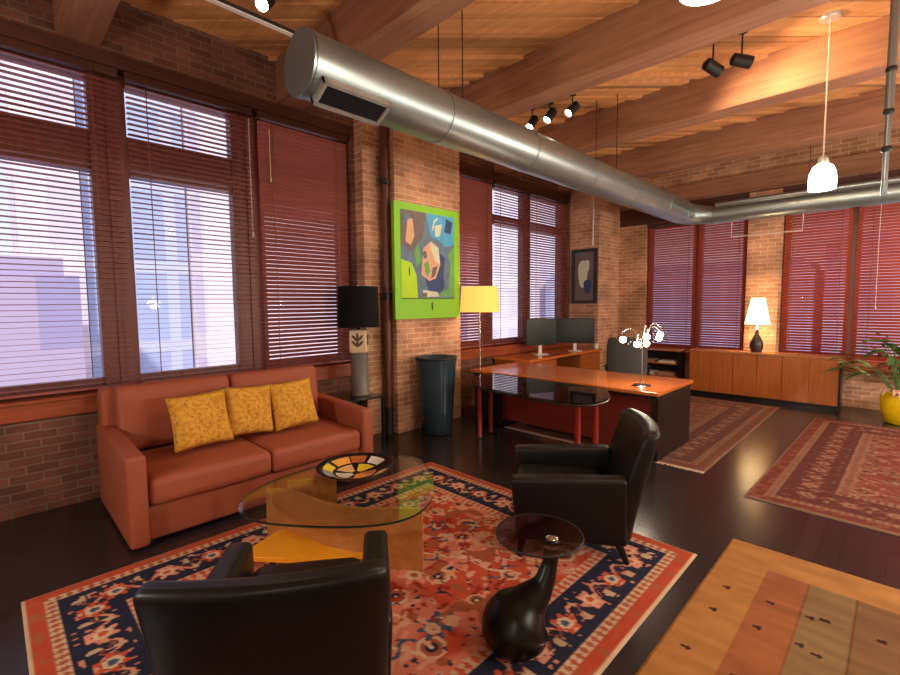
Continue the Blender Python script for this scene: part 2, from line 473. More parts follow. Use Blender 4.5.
# far wall
b = MB(); b.cur = 0
WZ0, WZ1 = .70, 3.17
b.box(W, XR, FAR, FAR + T, 0, WZ0 - .0); b.box(W, XR, FAR, FAR + T, WZ1, TOP)
b.box(W, -3.70, FAR, FAR + T, WZ0, WZ1); b.box(-1.97, -1.47, FAR, FAR + T, WZ0, WZ1); b.box(.75, XR, FAR, FAR + T, WZ0, WZ1)
b.box(-1.95, -1.49, FAR - .06, FAR, 0, WZ1 + .3)
struct(b.build('wall_far', M['brick_lit']))
b = MB(); b.box(XR, XR + .2, YB, FAR + T, 0, TOP); struct(b.build('wall_right', M['plaster']))
b = MB(); b.box(W - T, XR + .2, YB - .2, YB, 0, TOP); struct(b.build('wall_back', M['plaster']))

# timber beams across the room
for i, ye in enumerate((-1.05, .80, 2.60, 4.43, 6.26, 8.20)):
    b = MB(); b.rbox(XR - W, .29, TOP - 3.80, .012, 2, ((XR + W) / 2, ye - .145, (TOP + 3.80) / 2))
    struct(b.build('ceiling_beam', M['beam'], smooth=40))
# ledger timber on the far wall above the windows
b = MB(); b.box(W + .65, XR, FAR - .09, FAR, 3.52, 3.80); struct(b.build('trim_1', M['beam'], bevel=.006))
b = MB(); b.box(W + .65, XR, FAR - .03, FAR, 3.17, 3.50); struct(b.build('trim_2', M['header']))

# window headers and sills, left wall
def window_left(num, y0, y1, mull, ztr):
    t = thing('window_%d' % num, None, None); struct(t)
    xf = W - .16
    b = MB(); b.box(xf - .05, W + .02, y0, y1, HEAD, 3.78); b.build('header', M['header'], t, bevel=.004)
    b = MB()
    b.box(xf - .05, xf + .05, y0, y1, SILL, SILL + .10); b.box(xf - .05, xf + .05, y0, y1, HEAD - .10, HEAD)
    b.box(xf - .045, xf + .045, y0, y1, ztr[0], ztr[1])
    b.build('frame', M['frame'], t, bevel=.005)
    for (a, c) in mull:
        b = MB(); b.box(xf - .06, xf + .06, a, c, SILL, HEAD)
        b.box(xf + .06, xf + .075, (a + c) / 2 - .02, (a + c) / 2 + .02, SILL, HEAD); b.build('mullion', M['frame'], t, bevel=.005)
    ed = [q for m_ in mull for q in m_]
    for k in range(1, len(ed) - 1, 2):
        for z0, z1 in ((SILL + .1, ztr[0]), (ztr[1], HEAD - .1)):
            b = MB(); b.box(xf - .004, xf + .004, ed[k], ed[k + 1], z0, z1); b.build('pane', M['glass'], t)
    b = MB(); b.box(W - T, W + .05, y0, y1, .76, SILL - .02); b.box(W - .30, W + .075, y0, y1, SILL - .03, SILL)
    b.build('sill', M['sill'], t, bevel=.006)
    return t
window_left(1, -1.45, 3.23, [(-1.45, -1.36), (-.52, -.25), (.70, .97), (1.86, 2.18), (3.11, 3.23)], (2.80, 3.15))
window_left(2, 4.84, 8.36, [(4.84, 4.96), (5.84, 6.06), (6.93, 7.16), (8.24, 8.36)], (2.98, 3.14))

def window_far(num, x0, x1, mull):
    t = thing('window_%d' % num, None, None); struct(t); yf = FAR + .16
    b = MB(); b.box(x0, x1, yf - .05, yf + .05, WZ0, WZ0 + .1); b.box(x0, x1, yf - .05, yf + .05, WZ1 - .1, WZ1)
    b.build('frame', M['frame'], t, bevel=.005)
    for a, c in mull:
        b = MB(); b.box(a, c, yf - .06, yf + .06, WZ0, WZ1); b.build('mullion', M['frame'], t, bevel=.005)
    ed = [q for m_ in mull for q in m_]
    for k in range(1, len(ed) - 1, 2):
        b = MB(); b.box(ed[k], ed[k + 1], yf - .004, yf + .004, WZ0 + .1, WZ1 - .1); b.build('pane', M['glass'], t)
    b = MB(); b.box(x0 - .05, x1 + .05, FAR - .16, FAR, .58, .70); b.build('sill', M['sill'], t, bevel=.006)
window_far(3, -3.70, -1.97, [(-3.70, -3.62), (-2.86, -2.72), (-2.05, -1.97)])
window_far(4, -1.47, .75, [(-1.47, -1.38), (-.66, -.50), (.66, .75)])

# ------------------------------------------------------------------ blinds
def blind(label, along, pos, length, z0, z1, tilt, left=True, slat='slat', cordx=(), pull=None, group=None, gap=.045):
    """local x along the wall, local y into the room"""
    t = thing('venetian_blind', label, 'blind', (pos, along, 0) if left else (along, pos, 0), R(-90) if left else R(180), group)
    L = length / 2
    b = MB(); b.box(-L, L, -.03, .035, z1 - .07, z1); b.build('headrail', M['header'], t, bevel=.004)
    b = MB(); ca, sa = math.cos(R(tilt)), math.sin(R(tilt)); z = z0 + .05
    while z < z1 - .09:
        tw = R(random.uniform(-2.2, 2.2)); c2, s2_ = math.cos(R(tilt) + tw), math.sin(R(tilt) + tw)
        mx = Matrix(((1, 0, 0, 0), (0, c2, -s2_, 0), (0, s2_, c2, z), (0, 0, 0, 1)))
        b.box(-L + .006, L - .006, -.0245, .0245, -.0014, .0014, mx); z += gap
    b.build('slats', M[slat], t)
    b = MB(); b.box(-L + .004, L - .004, -.028, .028, z0, z0 + .022); b.build('bottom_rail', M[slat], t, bevel=.004)
    for cx in (cordx or (-L * .72, L * .72)):
        b = MB(); b.box(cx - .004, cx + .004, .030, .032, z0 + .01, z1 - .05); b.build('ladder_cord', M['frame'], t)
    if pull:
        px_, zt, zb = pull
        b = MB(); b.tube([(px_, .045, zt), (px_ + .004, .047, (zt + zb) / 2), (px_, .045, zb)], .004, 6); b.lathe([(.004, zb - .05), (.011, zb - .03), (.006, zb)], (px_, .045, 0), 8)
        b.build('pull_cord', M['cord'], t)
    return t
XB = W - .035
gw = 'wood slat blinds on the long window wall'
blind('open red-brown slat blind on the window beyond the left end of the sofa', .245, XB, 1.33, SILL + .02, HEAD, 4, group=gw)
blind('open red-brown slat blind on the window directly behind the yellow pillows', 1.505, XB, 1.09, SILL + .02, HEAD, 4, group=gw, pull=(-.50, 3.55, 2.4))
blind('mostly closed red-brown slat blind behind the black-shaded lamp', 2.65, XB, 1.09, SILL + .02, HEAD, 47, group=gw, pull=(.43, 3.5, 3.0))
blind('closed red slat blind right beside the green-framed painting, behind the yellow lampshade', 5.41, XB, 1.12, SILL + .02, HEAD, 46, group=gw)
blind('open slat blind on the bright pale window between yellow lampshade and monitors', 6.505, XB, .97, SILL + .02, HEAD, 6, group=gw)
blind('pinkish slat blind on the window nearest the small dark picture', 7.67, XB, 1.28, SILL + .02, HEAD, 22, group=gw)
gf = 'wood slat blinds on the far wall'
YF = FAR + .05
blind('half-closed slat blind on the far wall, leftmost, nearest the room corner', -3.23, YF, .88, WZ0 + .01, WZ1, 48, False, 'slat_far', group=gf)
blind('half-closed slat blind on the far wall just left of the cream lamp', -2.37, YF, .78, WZ0 + .01, WZ1, 48, False, 'slat_far', group=gf)
blind('red slat blind on the far wall just right of the cream lamp', -1.03, YF, .85, WZ0 + .01, WZ1, 50, False, 'slat_far', group=gf)
blind('red slat blind on the far wall above the potted plant', .08, YF, 1.26, WZ0 + .01, WZ1, 50, False, 'slat_far', group=gf, pull=(.38, 3.1, 1.55))

# ------------------------------------------------------------------ outside
def building(label, x0, x1, y0, y1, z1, m, z0=-12):
    b = MB(); b.box(x0, x1, y0, y1, z0, z1); b.box(x0 + .3, x1 - .3, y0 + .3, y1 - .3, z1, z1 + .5)
    tag(b.build('building', m), label, 'building')
fp = facade('pale pink stone', S(246, 228, 228), S(232, 218, 228), 2.2, 3.3, .5)
fb = facade('blue glass tower', S(206, 210, 232), S(184, 196, 228), 1.6, 3.2, .22)
fl = facade('lilac stone', S(218, 210, 228), S(198, 192, 222), 2.4, 3.4, .5)
fq = facade('low plum brick', S(190, 174, 198), S(170, 160, 194), 2., 3., .5)
building('pale pink office block seen through the blind left of the sofa', -26, -21, .9, 2.6, 26, fp)
building('blue glass tower seen between pale blocks through the window behind the pillows', -27, -21.5, 2.7, 6.1, 30, fb)
building('tall pinkish white block filling the right half of the window behind the pillows', -28, -20, 6.2, 13.5, 24, fp)
building('low plum building at the foot of the view through the left window', -18.5, -16.5, -2.0, 1.9, 2.5, fq)
building('lilac block seen through the blind behind the black lamp', -30, -22, 14.2, 24.0, 9, fq)
building('pale block seen through the window beside the monitors', -40, -23, 25.0, 36, 12, fp)
building('blue tower seen through the leftmost blind of the far wall', -22, -4, 34, 42, 3.6, fb)
building('lilac tower seen behind the cream lamp through the far blinds', -3.5, 9, 36, 44, 5.0, fl)
b = MB(); b.box(-120, 60, -60, 120, -12.3, -12); struct(b.build('ground', M['plaster']))

# ------------------------------------------------------------------ rugs (pile colour woven into a fine grid)
rng = np.random.RandomState(3)
def lin(c): return np.array(S(*c)[:3], dtype=np.float32)
def vnoise(x, y, seed):
    r = np.random.RandomState(seed); g = r.rand(64, 64)
    xi = np.floor(x).astype(int); yi = np.floor(y).astype(int); fx = x - xi; fy = y - yi
    fx = fx * fx * (3 - 2 * fx); fy = fy * fy * (3 - 2 * fy)
    a = g[xi % 64, yi % 64]; b_ = g[(xi + 1) % 64, yi % 64]; c = g[xi % 64, (yi + 1) % 64]; d = g[(xi + 1) % 64, (yi + 1) % 64]
    return (a * (1 - fx) + b_ * fx) * (1 - fy) + (c * (1 - fx) + d * fx) * fy
def hsh(i, j, s):
    return (np.sin(i * 127.1 + j * 311.7 + s * 74.7) * 43758.5453) % 1.0
def rug(name, label, x0, x1, y0, y1, step, fn, fringe=None, rot=0., group=None, z=.012):
    cx, cy = (x0 + x1) / 2, (y0 + y1) / 2
    nx = int((x1 - x0) / step); ny = int((y1 - y0) / step)
    xs = np.linspace(x0 - cx, x1 - cx, nx + 1); ys = np.linspace(y0 - cy, y1 - cy, ny + 1)
    X, Y = np.meshgrid(xs, ys, indexing='ij')
    colr = fn(X - (x0 - cx), Y - (y0 - cy), x1 - x0, y1 - y0)
    e = np.minimum(np.minimum(X - xs[0], xs[-1] - X), np.minimum(Y - ys[0], ys[-1] - Y))
    Z = z * np.clip(.25 + e / .02, .0, 1.0)
    V = np.stack([X, Y, Z], -1).reshape(-1, 3)
    n0 = len(V)
    idx = np.arange((nx + 1) * (ny + 1)).reshape(nx + 1, ny + 1)
    Fq = np.stack([idx[:-1, :-1], idx[1:, :-1], idx[1:, 1:], idx[:-1, 1:]], -1).reshape(-1, 4)
    ring = list(idx[:, 0]) + list(idx[-1, 1:]) + list(idx[-2::-1, -1]) + list(idx[0, -2:0:-1])
    low = V[ring].copy(); low[:, 2] = 0
    V = np.concatenate([V, low]); k = len(ring)
    sk = [[ring[i], n0 + i, n0 + (i + 1) % k, ring[(i + 1) % k]] for i in range(k)]
    faces = Fq.tolist() + [q[::-1] for q in sk]
    me = bpy.data.meshes.new(name); me.from_pydata(V.tolist(), [], faces); me.materials.append(M['rug'])
    C = np.ones((len(V), 4), dtype=np.float32); cc = colr.reshape(-1, 3); C[:n0, :3] = cc; C[n0:, :3] = cc[ring]
    at = me.attributes.new('pile', 'FLOAT_COLOR', 'POINT'); at.data.foreach_set('color', C.ravel())
    b_ = bmesh.new(); b_.from_mesh(me); bmesh.ops.recalc_face_normals(b_, faces=b_.faces); b_.to_mesh(me); b_.free()
    o = bpy.data.objects.new(name, me); COL.objects.link(o); o.location = (cx, cy, 0); o.rotation_euler = (0, 0, rot)
    tag(o, label, 'rug', group)
    if fringe:
        fb_ = MB(); h = (y1 - y0) / 2; n = int((x1 - x0) / .022)
        for s_ in (-1, 1):
            if s_ not in fringe: continue
            for i in range(n):
                x = -(x1 - x0) / 2 + (i + .5) * (x1 - x0) / n; a = random.uniform(-.008, .008)
                fb_.add([(x - .008, s_ * h, .001), (x + .008, s_ * h, .001), (x + .006 + a, s_ * (h + .05), .001), (x - .006 + a, s_ * (h + .05), .001),
                         (x - .008, s_ * h, .006), (x + .008, s_ * h, .006), (x + .006 + a, s_ * (h + .05), .004), (x - .006 + a, s_ * (h + .05), .004)],
                        [(0, 1, 2, 3), (4, 5, 6, 7), (0, 1, 5, 4), (1, 2, 6, 5), (2, 3, 7, 6), (3, 0, 4, 7)])
        q = fb_.build('fringe', M['fringe'], o); q['kind'] = 'stuff'
    return o

def persian(pal, bw_, seed, medallion=False, soft=False):
    red, deep, navy, cream, pink, blue, rust = [lin(c) for c in pal]
    def fn(X, Y, w, h):
        dx = np.minimum(X, w - X); dy = np.minimum(Y, h - Y); d = np.minimum(dx, dy)
        s = np.where(dx < dy, Y, X)
        C = np.empty(X.shape + (3,), dtype=np.float32); C[:] = red
        n1 = vnoise(X * 22, Y * 22, seed); n2 = vnoise(X * 9, Y * 9, seed + 1); n3 = vnoise(X * 40, Y * 40, seed + 2)
        if soft:
            n5 = vnoise(X * 4.2, Y * 4.2, seed + 7); k5 = np.clip((n5 - .45) * 4, 0, .55)[..., None]; C[:] = C * (1 - k5) + pink * k5
        # field: scattered flowers, rosettes and hooked shapes
        cell = .30
        for k, (ox, oy) in enumerate(((0, 0), (cell / 2, cell / 2), (.09, .21))):
            I = np.floor((X + ox) / cell); J = np.floor((Y + oy) / cell)
            u = (X + ox) / cell - I - .5 + (hsh(I, J, k) - .5) * .35; v = (Y + oy) / cell - J - .5 + (hsh(J, I, k + 3) - .5) * .35
            u = u * cell; v = v * cell; t = hsh(I, J, k + 9)
            r = np.maximum(np.maximum(abs(u), abs(v)), (abs(u) + abs(v)) * .72)
            a = np.arctan2(v, u); R_ = np.hypot(u, v)
            sz = .055 + .05 * hsh(I, J, k + 5)
            fl = R_ < sz * (.75 + .3 * np.cos(a * 6 + t * 6))
            m = (t < .38)
            C[m & fl] = np.where((hsh(I, J, k + 7) < .45)[..., None], blue, pink)[m & fl]
            C[m & (R_ < sz * .5)] = cream; C[m & (R_ < sz * .26)] = rust
            m2 = (t >= .38) & (t < .60)
            C[m2 & (r < sz * .95)] = cream; C[m2 & (r < sz * .72)] = np.where((hsh(J, I, k) < .5)[..., None], red * 1.15, rust)[m2 & (r < sz * .72)]
            C[m2 & (r < sz * .42)] = navy; C[m2 & (r < sz * .16)] = cream
            m3 = (t >= .60) & (t < .85)
            ln = (abs(u * .8 + v * .5) < .014) & (abs(v) < .12); C[m3 & ln] = pink
            ln = (abs(u * .5 - v * .9) < .010) & (abs(u) < .10); C[m3 & ln] = cream
            ln = (abs(u + .03 * np.sin(v * 40)) < .012) & (abs(v) < .10); C[m3 & ln] = np.where((t > .72)[..., None], blue, rust)[m3 & ln]
        spk = (n1 > .74); C[spk] = pink * .6 + cream * .35; C[(n3 > .86)] = navy * 1.2; C[(n2 > .80)] = rust
        C[(n1 < .16)] = deep
        if medallion:
            e = np.hypot((X - w / 2) / (w * .36), (Y - h / 2) / (h * .36)) + .06 * np.cos(8 * np.arctan2(Y - h / 2, X - w / 2))
            tan = e > 1.15; C[tan & (n1 < .62)] = lin((142, 108, 78)); C[tan & (n3 > .66)] = lin((104, 72, 56))
            C[(e < 1.15) & (e > 1.06)] = cream
        # borders
        B = bw_
        def band(a, b_): return (d >= a * B) & (d < b_ * B)
        z = s / (.05); zig = abs((z % 1.) - .5) * 2
        C[band(0, 1.02)] = navy
        C[band(0, .03)] = cream * .8; C[band(.03, .19)] = red * .85; C[band(.03, .19) & (n1 > .66)] = rust
        g = band(.19, .30); C[g] = cream * .85; gl = (d - .19 * B) / (.11 * B); C[g & (zig > .25 + .6 * abs(gl - .5) * 2)] = rust
        mb = band(.35, .82); P = .26; ss = (s / P); I = np.floor(ss); u = (ss - I - .5) * P; v = d - .585 * B
        R_ = np.hypot(u, v); a = np.arctan2(v, u)
        col_alt = np.where((I % 2 == 0)[..., None], pink, red)
        fl = R_ < .075 * (.8 + .25 * np.cos(6 * a)); C[mb & fl] = col_alt[mb & fl]; C[mb & (R_ < .042)] = cream; C[mb & (R_ < .022)] = np.where((I % 2 == 0)[..., None], red, blue)[mb & (R_ < .022)]
        vine = abs(v - .06 * np.sin(s * 2 * PI / P + 1.57)) < .011; C[mb & vine & ~fl] = pink
        u2 = ((ss + .5) % 1 - .5) * P; lf = (np.hypot(u2 * 1.0, (v - .05 * np.sign(np.sin(s * 24)))) < .032) & ~fl; C[mb & lf] = cream * .8
        tw = (abs(np.sin(s * 60) * .03 - v) < .006) & ~fl; C[mb & tw] = rust
        C[mb & (n3 > .84) & ~fl] = pink * .8
        g = band(.88, 1.02); C[g] = cream * .85; gl = (d - .88 * B) / (.14 * B); C[g & (zig > .25 + .6 * abs(gl - .5) * 2)] = red
        return C
    return fn
rug('persian_rug', 'red and navy patterned rug under the coffee table and both black armchairs', -3.43, -.88, .04, 3.16, .0105,
    persian([(188, 80, 56), (152, 56, 42), (40, 42, 60), (208, 178, 148), (214, 146, 122), (66, 84, 112), (160, 88, 62)], .47, 5, soft=True))
rug('persian_rug', 'dusky red carpet with tan centre lying right of the desk', -.85, 1.5, 4.38, 8.05, .016,
    persian([(112, 56, 48), (92, 46, 40), (88, 46, 42), (140, 108, 88), (128, 80, 66), (96, 72, 70), (116, 70, 54)], .62, 11, True), rot=R(-1.2))
rug('persian_rug', 'faded brown patterned carpet under the desk, in front of the credenza', -3.70, -1.29, 4.78, 8.5, .02,
    persian([(116, 74, 60), (104, 64, 52), (92, 62, 54), (140, 110, 90), (130, 92, 76), (104, 86, 80), (112, 74, 56)], .6, 17, True), fringe=(-1,))
def gabbeh(X, Y, w, h):
    n = vnoise(X * 5, Y * 26, 2); n4 = vnoise(X * 3, Y * 3, 8)
    gold = lin((160, 112, 62)); rust = lin((142, 86, 54)); tan = lin((124, 98, 66)); tan2 = lin((116, 84, 56)); ink = lin((54, 34, 32))
    C = np.empty(X.shape + (3,), dtype=np.float32); C[:] = gold
    yy = h - Y
    inn = yy > .30
    C[inn & (X > .26)] = rust; C[inn & (X > .46)] = tan; C[inn & (X > .67)] = tan2; C[inn & (X > .92)] = tan; C[inn & (X > 1.2)] = rust
    C[inn & (X > .455) & (X < .465)] = rust * .7; C[inn & (X > .665) & (X < .675)] = tan2 * .6
    for mx_, my in ((.12, .66), (.12, .92), (.11, 1.31), (.13, 1.7), (.33, .65), (.32, .92), (.32, 1.35), (.50, .65), (.56, .63), (.49, .92), (.56, .95), (.52, 1.4), (.77, .63), (.8, .95), (.78, 1.4), (1.05, .7), (1.05, 1.2)):
        u = X - mx_; v = yy - my
        m = ((abs(u) < .020) & (abs(v) < .010)) | ((abs(u - .010) < .006) & (abs(v) < .018))
        C[m] = ink
    C *= (.82 + .32 * n + .12 * n4)[..., None]
    e = np.minimum(np.minimum(X, w - X), np.minimum(Y, h - Y)); C[e < .02] *= 1.12
    return C
rug('gabbeh_rug', 'gold and tan striped wool rug with small dark motifs in the front right corner', -.77, .95, .55, 3.55, .009, gabbeh, z=.014)

# ------------------------------------------------------------------ sofa
def cushion(b, sx, sy, sz, r, c, puff=.02, n=8):
    hx, hy = sx / 2, sy / 2
    def fn(p):
        k = (1 - (p.x / hx) ** 2) * (1 - (p.y / hy) ** 2)
        return (p.x, p.y, p.z + math.copysign(puff, p.z) * max(0, k))
    b.rbox(sx, sy, sz, r, n, c, fn)
# local: x along the sofa (world -Y), y into the room
sofa = thing('sofa', 'rust-red two-seat sofa under the window with three yellow pillows on it', 'sofa', (-4.14, 1.565, 0), R(-90))
SW = 1.97
b = MB(); b.rbox(SW - .23, 1.04, .24, .02, 4, (0, .0, .15)); b.build('base', M['sofa'], sofa, smooth=50)
for s_ in (-1, 1):
    b = MB()
    b.rbox(.12, 1.14, .63, .03, 8, (s_ * (SW / 2 - .06), .01, .335), lambda p: (p.x, p.y, p.z + (.02 * (p.z > 0) * (1 - (p.y / .55)))))
    b.build('arm', M['sofa'], sofa, smooth=60)
b = MB(); b.rbox(SW - .04, .20, .86, .05, 8, (0, -.50, .55)); b.build('back_frame', M['sofa'], sofa, smooth=60)
for s_ in (-1, 1):
    b = MB(); cushion(b, (SW - .25) / 2, .82, .20, .05, (s_ * (SW - .25) / 4, .15, .37), .018); b.build('seat_cushion', M['sofa'], sofa, smooth=70)
    b = MB()
    mx = Matrix.Translation((s_ * (SW - .20) / 4, -.335, .735)) @ Matrix.Rotation(R(-82), 4, 'X')
    hx, hy = (SW - .20) / 4, .27
    b.rbox((SW - .20) / 2 - .006, .54, .18, .06, 8, (0, 0, 0), lambda p: (p.x, p.y, p.z + math.copysign(.02, p.z) * max(0, (1 - (p.x / hx) ** 2) * (1 - (p.y / hy) ** 2))), mx)
    b.build('back_cushion', M['sofa'], sofa, smooth=70)
for sx in (-1, 1):
    for sy in (-1, 1):
        b = MB(); b.box(sx * .85 - .03, sx * .85 + .03, sy * .44 - .03, sy * .44 + .03, 0, .04); b.build('foot', M['blackwood'], sofa)

def pillow_mesh(w, h, t):
    n = 18; V = []; Fc = []
    for side in (1, -1):
        for i in range(n + 1):
            for j in range(n + 1):
                u = 2 * i / n - 1; v = 2 * j / n - 1
                x = u * w / 2 * (1 - .07 * (1 - v * v)) ; y = v * h / 2 * (1 - .07 * (1 - u * u))
                z = side * t / 2 * ((1 - u ** 4) * (1 - v ** 4)) ** .55
                z += .006 * math.sin(u * 7 + v * 5) * (1 - u * u) * (1 - v * v)
                V.append((x, y, z))
    m = (n + 1) ** 2
    for s_ in (0, 1):
        for i in range(n):
            for j in range(n):
                q = (s_ * m + i * (n + 1) + j, s_ * m + (i + 1) * (n + 1) + j, s_ * m + (i + 1) * (n + 1) + j + 1, s_ * m + i * (n + 1) + j + 1)
                Fc.append(q if s_ == 0 else q[::-1])
    b = MB(); b.add(V, Fc); return b
pl = [('left-hand gold brocade pillow on the rust sofa', 1.175, -4.02, 2, -90, .45, .445, 18),
      ('middle gold brocade pillow on the rust sofa, partly behind the left-hand one', 1.58, -4.07, -3, -94, .42, .44, 15),
      ('right-hand gold brocade pillow on the rust sofa', 1.975, -4.03, 4, -96, .42, .45, 18)]
for i, (lb, py, px_, rl, rz, w_, h_, ln) in enumerate(pl):
    o = pillow_mesh(w_, h_, .13).build('throw_pillow', M['pillow'], smooth=180)
    mw = Matrix.Translation((px_, py, .725)) @ Matrix.Rotation(R(rz + 180), 4, 'Z') @ Matrix.Rotation(R(90 - ln), 4, 'X') @ Matrix.Rotation(R(rl), 4, 'Z')
    o.matrix_world = mw
    tag(o, lb, 'pillow', 'gold pillows on the sofa')

# ------------------------------------------------------------------ armchairs (local: forward = +y)
def armchair(label, loc, rz):
    t = thing('armchair', label, 'armchair', loc, rz, 'black leather armchairs')
    b = MB(); b.rbox(.52, .60, .19, .03, 4, (0, .03, .215)); b.build('seat_frame', M['leather'], t, smooth=60)
    b = MB(); cushion(b, .50, .60, .13, .05, (0, .07, .355), .015); b.build('seat_cushion', M['leather'], t, smooth=70)
    for s_ in (-1, 1):
        b = MB()
        def fn(p):
            k = (p.y + .33) / .66
            return (p.x + s_ * .012 * (p.z / .24), p.y + .02 * (p.z / .24) * (1 if p.y > 0 else .3), p.z - (.03 * k if p.z > 0 else 0))
        b.rbox(.115, .70, .44, .028, 8, (s_ * .305, .025, .335), fn); b.build('arm', M['leather'], t, smooth=60)
    b = MB()
    def fb2(p):
        k = max(0., (p.z + .37) / .74)
        return (p.x * (.95 + .05 * k), p.y * (1.15 - .35 * k) - .06 * (1 - (p.x / .37) ** 2) - .19 * k ** 1.2, p.z + .012 * (1 - (p.x / .37) ** 2))
    b.rbox(.725, .12, .72, .04, 10, (0, -.265, .480), fb2); b.build('backrest', M['leather'], t, smooth=70)
    for sx in (-1, 1):
        for sy in (-1, 1):
            b = MB(); b.tube([(sx * .31, .02 + sy * .29, .14), (sx * .32, .02 + sy * .32 - (.03 if sy < 0 else 0), 0)], [.028, .018], 10); b.build('leg', M['blackwood'], t, smooth=40)
    return t
armchair('black leather armchair in the foreground, seen from behind, back cut by the frame', (-1.68, .81, .0135), R(54))
armchair('black leather armchair seen from its side, between the desk and the small black side table', (-1.61, 2.80, .0135), R(124.8))

# ------------------------------------------------------------------ coffee table
ct = thing('coffee_table', 'glass-topped coffee table on a wavy maple panel, before the sofa', 'coffee table', (0, 0, .012))
GT = .395
ctrl = [(-2.86, 1.02), (-2.55, 1.04), (-2.13, 1.37), (-1.985, 1.66), (-2.10, 1.95), (-2.44, 2.24), (-2.78, 2.36), (-3.06, 2.12), (-3.15, 1.72), (-3.08, 1.26)]
poly = [(p.x, p.y) for p in catmull([(a, c, 0) for a, c in ctrl], 8, True)]
b = MB(); b.prism(poly, GT - .007, GT + .007); b.mi = [0, 0] + [1] * (len(b.f) - 2); b.build('glass_top', None, ct, smooth=40, mats=[M['tableglass'], M['glassedge']])
def wall_panel(pts, z0, z1fn, th, name, m, parent):
    P = catmull([(x, y, 0) for x, y in pts], 8); vs = []; fs = []; n = len(P)
    for i, p_ in enumerate(P):
        d = (P[min(n - 1, i + 1)] - P[max(0, i - 1)]).normalized(); q = Vector((-d.y, d.x, 0)) * th / 2; z1 = z1fn(i / (n - 1))
        for a in (p_ + q, p_ - q):
            vs += [(a.x, a.y, z0), (a.x, a.y, z1)]
    for i in range(n - 1):
        o = i * 4; q = o + 4
        fs += [(o, q, q + 1, o + 1), (o + 2, o + 3, q + 3, q + 2), (o + 1, q + 1, q + 3, o + 3), (o, o + 2, q + 2, q)]
    fs += [(0, 1, 3, 2), (4 * n - 4, 4 * n - 2, 4 * n - 1, 4 * n - 3)]
    b = MB(); b.add(vs, fs); return b.build(name, m, parent, smooth=40)
wall_panel([(-3.04, 1.28), (-2.88, 1.37), (-2.68, 1.41), (-2.48, 1.46), (-2.28, 1.57), (-2.16, 1.70), (-2.03, 1.80)], 0, lambda t: GT - .008, .03, 'front_panel', M['maple'], ct)
wall_panel([(-3.06, 1.44), (-2.97, 1.58), (-2.92, 1.74)], 0, lambda t: GT - .008, .03, 'back_panel', M['maple'], ct)
bo = catmull([(-2.80, 1.03, 0), (-2.62, 1.14, 0), (-2.38, 1.37, 0), (-2.17, 1.72, 0), (-2.28, 1.60, 0), (-2.46, 1.50, 0), (-2.70, 1.425, 0), (-2.93, 1.37, 0), (-2.89, 1.18, 0)], 6, True)
b = MB(); b.prism([(p_.x, p_.y) for p_ in bo], .085, .115)
b.build('low_shelf', M['yellowwood'], ct, smooth=40, bevel=.004)
b = MB(); b.lathe([(.02, 0), (.02, .085)], (-2.72, 1.16, 0), 10); b.build('foot', M['blackwood'], ct)

bowl = thing('bowl', 'wide shallow bowl with yellow, orange and grey patches inside, on the glass coffee table', 'bowl', (-2.755, 1.81, GT + .0195))
prof = [(.06, 0), (.08, .004), (.17, .022), (.245, .058), (.272, .072), (.278, .078), (.262, .078), (.238, .066), (.16, .034), (.06, .02), (.0005, .018)]
b = MB(); b.lathe(prof, (0, 0, 0), 40); b.build('shell', M['bowlblack'], bowl, smooth=60)
for k in range(9):
    a0 = k * 2 * PI / 9 + .05 + .1 * math.sin(k * 3); a1 = (k + 1) * 2 * PI / 9 - .05
    for (ra, rb, off) in ((.03, .145, 2), (.165, .235, 0)):
        if ra < .1 and k % 2: continue
        vs = []; n = 6
        def zz(r): return np.interp(r, [.0, .06, .16, .238, .256], [.018, .02, .034, .066, .078]) + .0022
        for i in range(n + 1):
            a = a0 + (a1 - a0) * i / n * (1.6 if ra < .1 else 1)
            for r in (ra, (ra + rb) / 2, rb): vs.append((r * math.cos(a), r * math.sin(a), zz(r)))
        fs = []
        for i in range(n):
            for j in range(2): fs.append((i * 3 + j, i * 3 + j + 1, i * 3 + 4 + j, i * 3 + 3 + j))
        b = MB(); b.add(vs, fs); b.build('glaze_patch', M['bp'][(k * 3 + off) % 7], bowl, smooth=60)

# ------------------------------------------------------------------ black side table
st = thing('side_table', 'small black side table with smoked glass disc on a drop-shaped swan-neck base', 'side table', (0, 0, .0135))
b = MB()
path = catmull([(-1.265, 1.69, .0), (-1.26, 1.69, .05), (-1.25, 1.70, .12), (-1.215, 1.745, .20), (-1.17, 1.80, .285), (-1.155, 1.835, .38), (-1.155, 1.855, .475)], 7)
rr = np.interp(np.linspace(0, 1, len(path)), [0, .08, .17, .30, .42, .52, .68, .84, 1], [.09, .128, .155, .160, .135, .088, .050, .036, .040])
b.tube(path, list(rr), 26); b.build('base', M['blackgloss'], st, smooth=70)
b = MB(); b.lathe([(.06, .475), (.06, .483)], (-1.155, 1.855, 0), 20); b.build('mount_plate', M['chrome'], st, smooth=40)
b = MB(); b.lathe([(.206, .483), (.210, .487), (.210, .492), (.206, .496)], (-1.235, 1.865, 0), 56); b.build('glass_top', M['smokeglass'], st, smooth=40)
b = MB(); b.tube([(-1.235 + .211 * math.cos(t), 1.865 + .211 * math.sin(t), .4895) for t in np.linspace(0, 2 * PI, 49)], .005, 8); b.build('glass_rim', M['steel_dark'], st, smooth=60)
b = MB(); b.lathe([(.028, .496), (.030, .503), (.022, .508)], (-1.155, 1.855, 0), 20); b.build('cap', M['chrome'], st, smooth=40)

